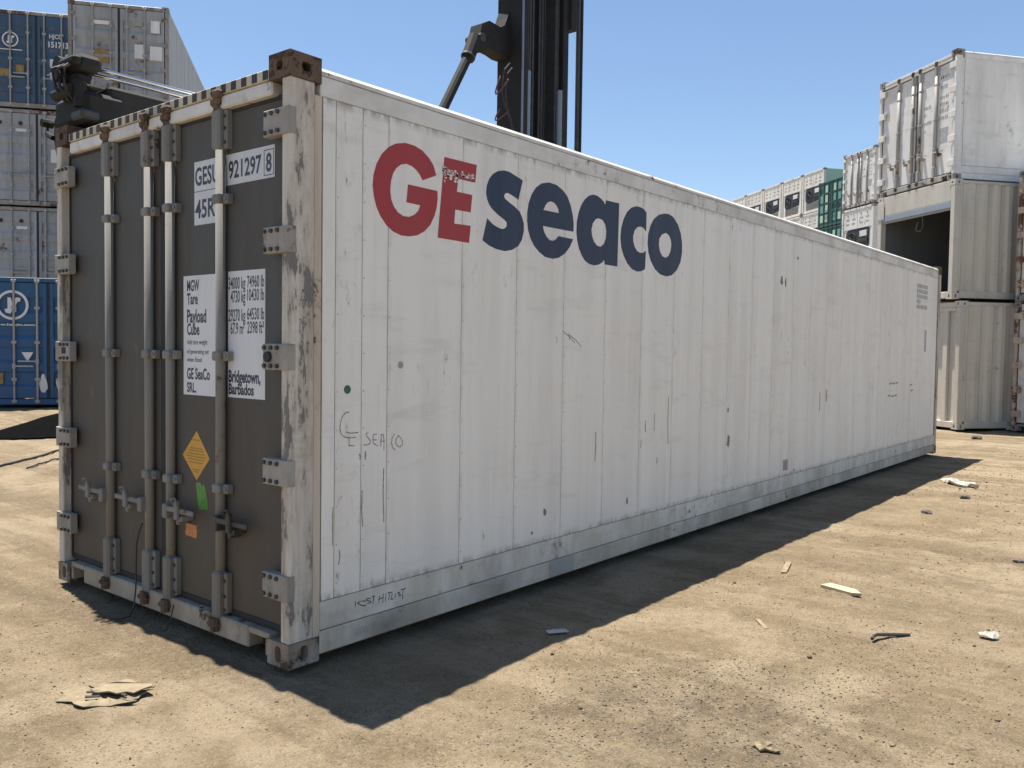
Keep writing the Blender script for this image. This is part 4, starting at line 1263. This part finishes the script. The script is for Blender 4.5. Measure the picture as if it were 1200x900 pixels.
# ---- right row, far stacks
w2 = white_reefer('far white reefer with closed doors, left of and behind the tall right stack', 2.591, 12.19)
place(w2, HW, (-8.906, 38.403), RZ_RIGHT, 8.43)
mr = machinery_reefer('refrigerated_container', 'white reefer showing its black cooling unit, under the far closed-door white reefer', 2.591, 12.19, 'dirty_white', 'dirty_white')
place(mr, HW, (-8.906, 38.403), RZ_RIGHT, 5.80)
for k, w in enumerate(('second from the ground', 'on the ground')):
    c = copy_tree(mr)
    c['label'] = 'white reefer ' + w + ' in the far stack topped by the closed-door reefer'
    c.location.z = 2.90 if k == 0 else 0.0
    for ch in ():
        pass
gr, pnl, dmap = dry_container('dry_container', 'dark green container with paler panels, between far cream and white reefers', 2.591, 12.19, 'green_paint', 'green_paint', 'green_paint')
for x0, x1 in ((-1.0, -0.72), (-0.52, -0.28), (0.28, 0.52), (0.72, 1.0)):
    for k in range(4):
        z = 0.30 + 0.55 * k
        if rnd.random() < 0.85:
            pnl('pale_patch', 'green_pale' if rnd.random() < 0.35 else plain('green_mid_%d' % rnd.randint(0, 999), (0.13, 0.30, 0.28), 0.6), x0, x1, z, z + 0.40, 0.004)
place(gr, HW, (-12.69, 45.66), RZ_RIGHT, 8.66)
for k, w in enumerate(('just below the top one', 'second from the ground', 'on the ground')):
    c = copy_tree(gr)
    c['label'] = 'dark green container ' + w + ' in the far green stack'
    c.location.z = 8.66 - 2.6 * (k + 1) if k < 2 else 0.0
    if k == 2:
        c.location.z = 8.66 - 2.6 * 3
grp = 'cream reefers in the far stacks'
r0 = machinery_reefer('refrigerated_container', 'cream reefer with a pale green side, just behind the dark green container', 2.585, 12.19, 'reefer_cream', 'green_pale', group=grp)
base = Vector((-15.69, 51.05, 0))
place(r0, HW, base, RZ_RIGHT, 10.40)
NAMES = ('first', 'second', 'third', 'fourth', 'fifth')
for col in range(5):
    p = base + E2 * (2.535 * col)
    for tier in range(5):
        if col == 0 and tier == 0:
            continue
        c = copy_tree(r0)
        place(c, HW, p, RZ_RIGHT, 10.40 - 2.6 * tier)
        c['label'] = ('cream reefer with black cooling unit, %s from the green container, top tier' % NAMES[col]) if tier == 0 else \
            'cream reefer %s tier down, %s stack from the green container' % (('one', 'two', 'three', 'four')[tier - 1], NAMES[col])


# ---- container handler behind the big reefer
def build_handler():
    ORG = Vector((-5.4, 6.6, 0))
    root = thing('container_handler', 'black lift mast and spreader of a handler behind the foreground container', 'container handler', ORG)

    def B(mb, name, mat, parent=None, smooth=False):
        mb.v = [(p[0] - ORG.x, p[1] - ORG.y, p[2]) for p in mb.v]
        return mb.build(name, mat, parent or root, smooth)
    top = 8.6
    ch = MB()
    ch.box(-4.0, -3.98, 6.17, 6.36, 0.5, top).box(-4.0, -3.60, 6.165, 6.20, 0.5, top, 0.004).box(-3.62, -3.595, 6.17, 6.30, 0.5, top, 0.003)
    B(ch, 'mast_channel', 'machine_black')
    B(MB().box(-3.598, -3.58, 6.165, 6.195, 0.5, top, 0.003), 'mast_edge', 'mast_light')
    ch = MB()
    ch.box(-4.0, -3.60, 7.13, 7.17, 0.5, top, 0.004).box(-3.62, -3.595, 7.06, 7.175, 0.5, top, 0.003)
    B(ch, 'mast_channel', 'machine_black')
    # inner mast, lift cylinders, chains, cross members
    for a, b in ((6.30, 6.40), (6.97, 7.06)):
        B(MB().box(-3.85, -3.66, a, b, 1.5, top + 0.0, 0.01), 'inner_rail', 'machine_grey')
    B(MB().cyl((-3.64, 6.33, 0.6), (-3.64, 6.33, 5.10), 0.055, 12), 'lift_cylinder', 'mast_light', smooth=False)
    B(MB().cyl((-3.64, 7.04, 0.6), (-3.64, 7.04, 5.02), 0.045, 12), 'lift_cylinder', 'mast_light')
    m = MB()
    for y in (6.52, 6.58, 6.64, 6.78, 6.84):
        m.box(-3.80, -3.785, y - 0.018, y + 0.018, 1.0, top)
    stuff(B(m, 'lift_chains', 'machine_grey'))
    B(MB().box(-3.96, -3.86, 6.41, 6.96, 0.5, top, 0.01), 'mast_back_plate', 'machine_black')
    for z in (1.0, 3.4, 8.2):
        B(MB().box(-4.06, -4.0, 6.15, 7.2, z, z + 0.25, 0.01), 'cross_member', 'machine_black')
    B(MB().box(-3.7, -3.55, 7.175, 7.30, 5.86, 6.6, 0.01), 'mast_stop', 'machine_black')
    # side post: pair of hoist rods
    m = MB().cyl((-3.6, 7.40, 0.8), (-3.6, 7.40, top), 0.028, 8)
    B(m, 'hoist_rod', 'machine_grey')
    B(MB().cyl((-3.6, 7.485, 0.8), (-3.6, 7.485, top), 0.022, 8), 'hoist_rod', 'machine_black')
    # bracket and strut on the near side of the mast
    br = [(5.77, 5.61), (5.636, 5.537), (5.557, 5.251), (5.675, 5.207), (5.742, 5.269), (5.915, 5.26), (6.039, 5.237), (6.168, 5.244), (6.168, 5.871), (6.118, 5.748), (6.067, 5.641), (5.979, 5.593)]
    m = MB()
    m.prism([br], lambda u, v, a: (a, u, v), -3.99, -3.80)
    bo = B(m, 'arm_bracket', 'machine_black')
    B(MB().cyl((-4.02, 5.62, 5.36), (-3.77, 5.62, 5.36), 0.055, 12), 'pivot_pin', 'machine_grey', bo)
    m = MB().cyl((-3.86, 5.575, 5.36), (-3.84, 5.42, 5.06), 0.085, 10)
    m.cyl((-3.84, 5.46, 5.14), (-3.76, 4.66, 3.90), 0.058, 10)
    B(m, 'arm_strut', 'machine_black')
    B(MB().cyl((-3.838, 5.43, 5.09), (-3.836, 5.415, 5.067), 0.090, 10), 'strut_collar', 'machine_grey')
    # hoses looped along the mast
    for (y, z0, z1, k, mat) in ((5.80, 5.10, 4.3, 0.06, 'rubber'), (5.86, 5.06, 4.25, 0.05, 'rubber'), (5.78, 4.90, 4.66, 0.10, 'hose_red'), (5.78, 4.50, 4.34, 0.10, 'hose_red'), (5.76, 6.1, 5.9, 0.08, 'hose_red')):
        pts = []
        for i in range(9):
            t = i / 8
            pts.append((-3.62, y + 0.16 * t + (-k * math.sin(math.pi * t) * 1.6 if mat == 'hose_red' else k * math.cos(math.pi * 2 * t) - 0.0 + (0.10 if i == 0 else 0)), z0 + (z1 - z0) * (math.sin(math.pi * t) if mat == 'hose_red' else t)))
        m = MB()
        m.tube(pts, 0.010, 6)
        B(m, 'hydraulic_hose', mat)
    # spreader laid along the far edge of the container
    sp = MB().box(-2.52, -2.15, 0.20, 11.9, 2.95, 3.168, 0.02)
    beam = B(sp, 'spreader_beam', 'machine_black')
    B(MB().box(-2.30, -2.17, 0.06, 0.19, 3.142, 3.150, 0.002), 'wear_plate', 'bar_metal', beam)
    for (x, z) in ((-2.21, 3.266), (-2.23, 3.235)):
        B(MB().cyl((x, 0.05, z), (x, 4.6, z), 0.013, 12), 'chrome_rod', 'chrome', beam, smooth=True)
    e = MB()
    e.box(-2.43, -2.13, 0.0, 0.16, 3.225, 3.325, 0.03)
    e.box(-2.40, -2.20, 0.02, 0.12, 3.10, 3.226, 0.02)
    e.box(-2.36, -2.12, -0.03, 0.03, 3.245, 3.305, 0.02)
    e.cyl((-2.38, -0.02, 3.275), (-2.38, 0.18, 3.275), 0.062, 12)
    e.cyl((-2.19, 0.04, 3.0), (-2.19, 0.04, 3.16), 0.04, 10)
    e.cyl((-2.33, -0.05, 3.20), (-2.33, 0.1, 3.20), 0.04, 12)
    e.cyl((-2.44, 0.0, 3.10), (-2.2, 0.0, 3.10), 0.035, 12)
    e.box(-2.56, -2.12, 0.04, 0.30, 2.912, 3.10, 0.03)
    B(e, 'end_frame', 'machine_black', beam)
    hz = MB()
    for k in range(3):
        pts = [(-2.20 - 0.05 * k, 0.0, 3.27), (-2.18 - 0.05 * k, -0.06 - 0.015 * k, 3.22), (-2.20 - 0.06 * k, -0.05, 3.12), (-2.24 - 0.05 * k, 0.02, 3.05)]
        hz.tube(pts, 0.011, 6)
    stuff(B(hz, 'end_hoses', 'rubber', beam))
    c = MB()
    prof = [(-2.46, 3.09), (-2.54, 3.06), (-2.60, 2.98), (-2.61, 2.86), (-2.57, 2.74), (-2.51, 2.68), (-2.45, 2.68), (-2.445, 3.09)]
    c.prism([prof], lambda u, v, a: (u, a, v), 0.06, 0.30)
    B(c, 'side_claw', 'machine_black', beam)
    c = MB().box(-2.24, -2.09, 0.0, 0.12, 2.915, 2.975, 0.015)
    B(c, 'guide_block', 'machine_grey', beam)
    c = MB()
    c.tube([(-2.60, 0.10, 2.97), (-2.70, 0.06, 2.98), (-2.66, 0.04, 2.90), (-2.60, 0.05, 2.87)], 0.018, 6)
    c.cyl((-2.70, 0.02, 2.98), (-2.70, 0.09, 2.98), 0.028, 8)
    B(c, 'latch_lever', 'machine_black', beam)
    B(MB().box(-2.66, -2.2, 11.7, 12.1, 2.915, 3.3, 0.03), 'end_frame', 'machine_black', beam)
    B(MB().box(-3.56, -3.30, 5.7, 7.5, 2.2, 3.3, 0.03), 'carriage', 'machine_black')
    B(MB().box(-3.30, -2.50, 6.2, 7.1, 2.97, 3.14, 0.02), 'carriage_arm', 'machine_black')
    # chassis, cab and wheels
    B(MB().box(-9.6, -4.1, 5.7, 7.6, 0.75, 1.7, 0.08), 'chassis', 'machine_yellow')
    B(MB().box(-10.2, -8.6, 5.6, 7.7, 0.8, 2.2, 0.15), 'counterweight', 'machine_yellow')
    cab = B(MB().box(-7.4, -5.6, 6.0, 7.3, 1.701, 3.1, 0.08), 'cab', 'machine_yellow')
    B(MB().box(-5.605, -5.585, 6.12, 7.18, 2.1, 2.95), 'cab_window', 'glass_dark', cab)
    B(MB().box(-7.2, -5.8, 5.985, 6.005, 2.1, 2.95), 'cab_window', 'glass_dark', cab)
    for x, r in ((-4.9, 0.78), (-8.6, 0.62)):
        for y in (5.35, 7.55):
            w = B(MB().cyl((x, y, r), (x, y + 0.42, r), r, 24), 'wheel', 'rubber')
            B(MB().cyl((x, y - 0.01, r), (x, y + 0.43, r), r * 0.5, 16), 'wheel_rim', 'machine_yellow', w)
    return root


build_handler()


# ------------------------------------------------------------------ litter on the dirt
def gz(x, y):
    return float(ground_z(x, y))


def flat_scrap(name, label, cat, mat, pts, loc, rz=0.0, th=0.006, crumple=0.01, lift=0.012, tilt=(0, 0), seed=1, group=None):
    """a thin irregular sheet with its own thickness, gently crumpled"""
    rr = random.Random(seed)
    cx = sum(p[0] for p in pts) / len(pts)
    cy = sum(p[1] for p in pts) / len(pts)
    rings = [(1.0, 0.0), (0.66, crumple), (0.33, crumple * 0.6)]
    vs, fs = [], []
    n = len(pts)
    for s, hgt in rings:
        for p in pts:
            x, y = cx + (p[0] - cx) * s, cy + (p[1] - cy) * s
            vs.append((x, y, hgt * rr.uniform(0.2, 1.2) + (rr.uniform(0, crumple) if s == 1 else 0)))
    vs.append((cx, cy, crumple * rr.uniform(0.2, 1)))
    for k in range(2):
        for i in range(n):
            j = (i + 1) % n
            fs.append((k * n + i, k * n + j, (k + 1) * n + j, (k + 1) * n + i))
    for i in range(n):
        fs.append((2 * n + i, 2 * n + (i + 1) % n, 3 * n))
    o = len(vs)
    vs2 = [(x, y, z - th) for x, y, z in vs]
    fs2 = [tuple(i + o for i in reversed(f)) for f in fs]
    rim = [(i, i + o, (i + 1) % n + o, (i + 1) % n) for i in range(n)]
    mb = MB().add(vs + vs2, fs + fs2 + rim)
    ob = mb.build(name, mat)
    ob.location = (loc[0], loc[1], gz(*loc) + lift)
    ob.rotation_euler = (tilt[0], tilt[1], rz)
    return tag(ob, label, cat, group)


def blob_pts(rx, ry, n, seed, jag=0.25):
    rr = random.Random(seed)
    return [(rx * (1 + rr.uniform(-jag, jag)) * math.cos(2 * math.pi * i / n), ry * (1 + rr.uniform(-jag, jag)) * math.sin(2 * math.pi * i / n)) for i in range(n)]


cb = flat_scrap('cardboard_scrap', 'torn flattened piece of tan cardboard on the dirt before the grey doors', 'cardboard', 'cardboard', blob_pts(0.185, 0.125, 26, 4, 0.30), (-0.42, -0.66), R(38), th=0.004, crumple=0.013, lift=0.003, seed=5)
m = MB()
for pts in ([(-0.08, -0.02), (0.02, 0.0), (0.11, -0.045)], [(-0.06, -0.07), (0.0, -0.06)]):
    m.tube([(a, b, 0.022) for a, b in pts], 0.006, 5)
m.build('torn_edge', 'stone_dark', cb)
lay = MB()
pp = blob_pts(0.11, 0.075, 18, 23, 0.35)
lay.prism([[(a + 0.05, b + 0.03) for a, b in pp]], lambda u, v, a: (u, v, a + 0.012 + 0.10 * (u - 0.02) * (v + 0.1) + 0.006 * math.sin(40 * u)), 0.014, 0.019)
lay.build('torn_layer', 'cardboard', cb)
flat_scrap('cardboard_scrap', 'small crumpled tan cardboard scrap lying on the dirt at the bottom right', 'cardboard', 'cardboard', blob_pts(0.06, 0.03, 16, 8, 0.35), (2.04, 0.73), R(20), crumple=0.02, lift=0.003, seed=6)
flat_scrap('paper_slip', 'white paper slip lying in the shadow of the white container', 'paper', 'paper', [(-0.06, -0.022), (0.06, -0.028), (0.062, 0.02), (-0.055, 0.028)], (0.59, 1.34), R(60), th=0.002, crumple=0.006, seed=7)
flat_scrap('foam_board', 'pale yellow flat board lying on the sunlit dirt', 'board', 'pale_board', [(-0.13, -0.05), (0.10, -0.055), (0.14, -0.01), (0.06, 0.05), (-0.12, 0.045)], (1.52, 3.21), R(-15), th=0.018, crumple=0.003, lift=0.012, seed=8)
flat_scrap('paper_scrap', 'small crumpled white paper scrap on the dirt near the right edge', 'paper', 'paper', blob_pts(0.05, 0.03, 9, 12, 0.35), (2.44, 2.81), 0.4, th=0.003, crumple=0.03, seed=9)
flat_scrap('wood_chip', 'thin brown wooden slat lying near the edge of the shadow', 'wood slat', 'plank', [(-0.17, -0.022), (0.17, -0.016), (0.165, 0.02), (-0.16, 0.018)], (1.01, 3.55), R(-75), th=0.012, crumple=0.002, lift=0.014, seed=10)
flat_scrap('wood_chip', 'short pale splinter of wood left of the yellow board', 'wood slat', 'plank', [(-0.09, -0.012), (0.09, -0.01), (0.09, 0.012), (-0.08, 0.012)], (1.42, 2.15), R(-50), th=0.008, crumple=0.002, lift=0.01, seed=11)
flat_scrap('plastic_bag', 'crumpled white plastic bag on the dirt by the end of the shadow', 'plastic bag', 'paper', blob_pts(0.22, 0.07, 20, 15, 0.25), (1.03, 8.86), R(-28), th=0.02, crumple=0.05, lift=0.015, seed=12)
flat_scrap('white_rag', 'white rag beside the lower container with a rusty post', 'rag', 'paper', blob_pts(0.16, 0.08, 9, 16, 0.3), (0.22, 17.55), R(20), th=0.03, crumple=0.09, lift=0.03, seed=13)
st = MB()
st.tube([(-0.02, -0.05, 0), (0.0, -0.02, 0.006), (0.03, 0.0, 0.008), (0.12, 0.01, 0.006), (0.21, 0.015, 0.004)], 0.009, 6)
so2 = st.build('bent_rod', 'black_rubber_cable')
so2.location = (1.95, 2.38, gz(2.0, 2.43) + 0.012)
so2.rotation_euler = (0, 0, R(38))
tag(so2, 'short bent dark metal rod lying on the sunlit dirt', 'metal rod')
for i, (x, y, s, lab) in enumerate(((1.34, 7.63, 0.055, 'dark stone just beyond the white plastic bag'), (1.21, 6.59, 0.055, 'dark broken stone near the shadow edge, nearer than the plastic bag'), (-0.02, 15.3, 0.10, 'dark lump of stone on the dirt before the cream container'), (2.25, 4.95, 0.04, 'dark flat stone near the right edge of the yard'))):
    bm = bmesh.new()
    bmesh.ops.create_icosphere(bm, subdivisions=2, radius=s)
    rr = random.Random(i)
    for v in bm.verts:
        v.co *= rr.uniform(0.72, 1.15)
        v.co.z *= 0.55
    me = bpy.data.meshes.new('stone')
    bm.to_mesh(me)
    bm.free()
    me.materials.append(M['stone_dark'])
    o = bpy.data.objects.new('stone', me)
    COL.objects.link(o)
    o.location = (x, y, gz(x, y) + s * 0.25)
    tag(o, lab, 'stone', 'loose dark stones')
# cables on the dirt at the left
for k, (a, b, lab) in enumerate((((-7.9, 0.9), (-9.9, 3.9), 'dark cable lying on the dirt at the left edge'), ((-8.1, 1.9), (-9.2, 3.6), 'second thinner cable looped beside the dark cable at left'))):
    pts = []
    for i in range(25):
        t = i / 24
        x = a[0] + (b[0] - a[0]) * t + 0.12 * math.sin(t * 7 + k * 2)
        y = a[1] + (b[1] - a[1]) * t + 0.10 * math.sin(t * 5 + k)
        pts.append((x, y, gz(x, y) + 0.018))
    m = MB()
    m.tube(pts, 0.015 - 0.004 * k, 6)
    tag(m.build('cable', 'black_rubber_cable', smooth=True), lab, 'cable')
# cord hanging off the second locking bar
pts = [(-1.325, -0.02, 0.52), (-1.345, -0.028, 0.47), (-1.368, -0.032, 0.40), (-1.372, -0.034, 0.25), (-1.372, -0.036, 0.14), (-1.365, -0.05, 0.05), (-1.37, -0.07, -0.01), (-1.40, -0.11, -0.02), (-1.44, -0.14, -0.018)]
m = MB()
m.tube(pts, 0.005, 6)
tag(m.build('hanging_cord', 'black_rubber_cable', smooth=True), 'thin dark cord hanging from a locking bar down to the dirt', 'cord')
m = MB()
m.tube([(-0.99, -0.02, 0.12), (-0.985, -0.04, 0.05), (-1.0, -0.06, -0.012), (-1.03, -0.09, -0.016)], 0.004, 6)
tag(m.build('hanging_cord', 'black_rubber_cable', smooth=True), 'short cord end dangling under the third locking bar', 'cord')
# cast shadow drawn as a flat black slab on the dirt, left edge
SHADOW_WEDGE = [(-11.7, 2.67), (-11.31, 3.14), (-11.06, 3.68), (-10.89, 4.16), (-14.86, 6.0), (-13.82, 4.85), (-13.53, 4.44), (-12.84, 3.73), (-12.45, 3.32), (-12.17, 2.83)]
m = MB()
n = len(SHADOW_WEDGE)
m.add([(x, y, gz(x, y) + 0.025) for x, y in SHADOW_WEDGE] + [(x, y, gz(x, y) - 0.05) for x, y in SHADOW_WEDGE], [tuple(range(n)), tuple(range(2 * n - 1, n - 1, -1))] + [(i, (i + 1) % n, n + (i + 1) % n, n + i) for i in range(n)])
tag(m.build('painted_ground_shadow', 'shadow_black'), 'painted shadow, a flat black shape on the dirt before the bright blue container', 'shadow stand-in')


# pebbles: thousands of little stones, nobody could count them
def build_pebbles():
    rs = np.random.RandomState(5)
    N = 38000
    x = np.concatenate([rs.normal(1.7, 0.55, 7000), rs.uniform(-3.2, 4.2, N - 7000)])
    y = np.concatenate([rs.normal(0.8, 0.75, 7000), -1.8 + 15 * rs.rand(N - 7000) ** 1.7])
    size = 0.0015 + 0.0042 * rs.rand(N) ** 3 + 0.009 * (rs.rand(N) > 0.993) * rs.rand(N)
    size = size * (1 + 0.12 * np.maximum(y, 0))
    keep = ~((x > -2.5) & (x < 0.05) & (y > -0.05))
    # pebbles gather: thin them where a slow noise is low
    keep &= (vnoise(x * 1.7, y * 1.7, 7) + 0.5 + 0.15 * rs.rand(N)) > 0.42
    x, y, size = x[keep], y[keep], size[keep]
    n = len(x)
    base = np.array([(1, 0, 0), (0.3, .9, .1), (-.8, .5, -.1), (-.7, -.6, .1), (.4, -.9, 0), (.2, .1, .75), (-.1, 0, -.6)])
    v = base[None] * (1 + rs.uniform(-.35, .35, (n, 7, 3)))
    ang = rs.uniform(0, 6.28, n)
    c, s = np.cos(ang)[:, None], np.sin(ang)[:, None]
    v = np.stack([v[..., 0] * c - v[..., 1] * s, v[..., 0] * s + v[..., 1] * c, v[..., 2] * 0.8], -1) * size[:, None, None]
    z = ground_z(x, y) + size * 0.25
    v += np.stack([x, y, z], -1)[:, None, :]
    f = np.array([(0, 1, 5), (1, 2, 5), (2, 3, 5), (3, 4, 5), (4, 0, 5), (1, 0, 6), (2, 1, 6), (3, 2, 6), (4, 3, 6), (0, 4, 6)])
    F = (f[None] + (np.arange(n) * 7)[:, None, None]).reshape(-1, 3).astype(np.int32)
    me = bpy.data.meshes.new('pebbles')
    co = v.reshape(-1, 3).astype(np.float32)
    me.vertices.add(len(co))
    me.vertices.foreach_set('co', co.ravel())
    me.loops.add(F.size)
    me.loops.foreach_set('vertex_index', F.ravel())
    me.polygons.add(len(F))
    me.polygons.foreach_set('loop_start', np.arange(0, F.size, 3, dtype=np.int32))
    me.update(calc_edges=True)
    t = NT('pebble')
    gm = t.n('ShaderNodeNewGeometry')
    cr = t.n('ShaderNodeValToRGB')
    cr.color_ramp.elements[0].color = (0.06, 0.047, 0.032, 1)
    cr.color_ramp.elements[1].color = (0.24, 0.195, 0.135, 1)
    e = cr.color_ramp.elements.new(0.45)
    e.color = (0.155, 0.12, 0.075, 1)
    t.l(gm.outputs['Random Per Island'], cr.inputs[0])
    t.l(cr.outputs[0], t.b.inputs['Base Color'])
    t.b.inputs['Roughness'].default_value = 0.9
    me.materials.append(t.m)
    o = bpy.data.objects.new('pebbles', me)
    COL.objects.link(o)
    tag(o, 'small loose pebbles and grit scattered over the dirt', kind='stuff')


build_pebbles()
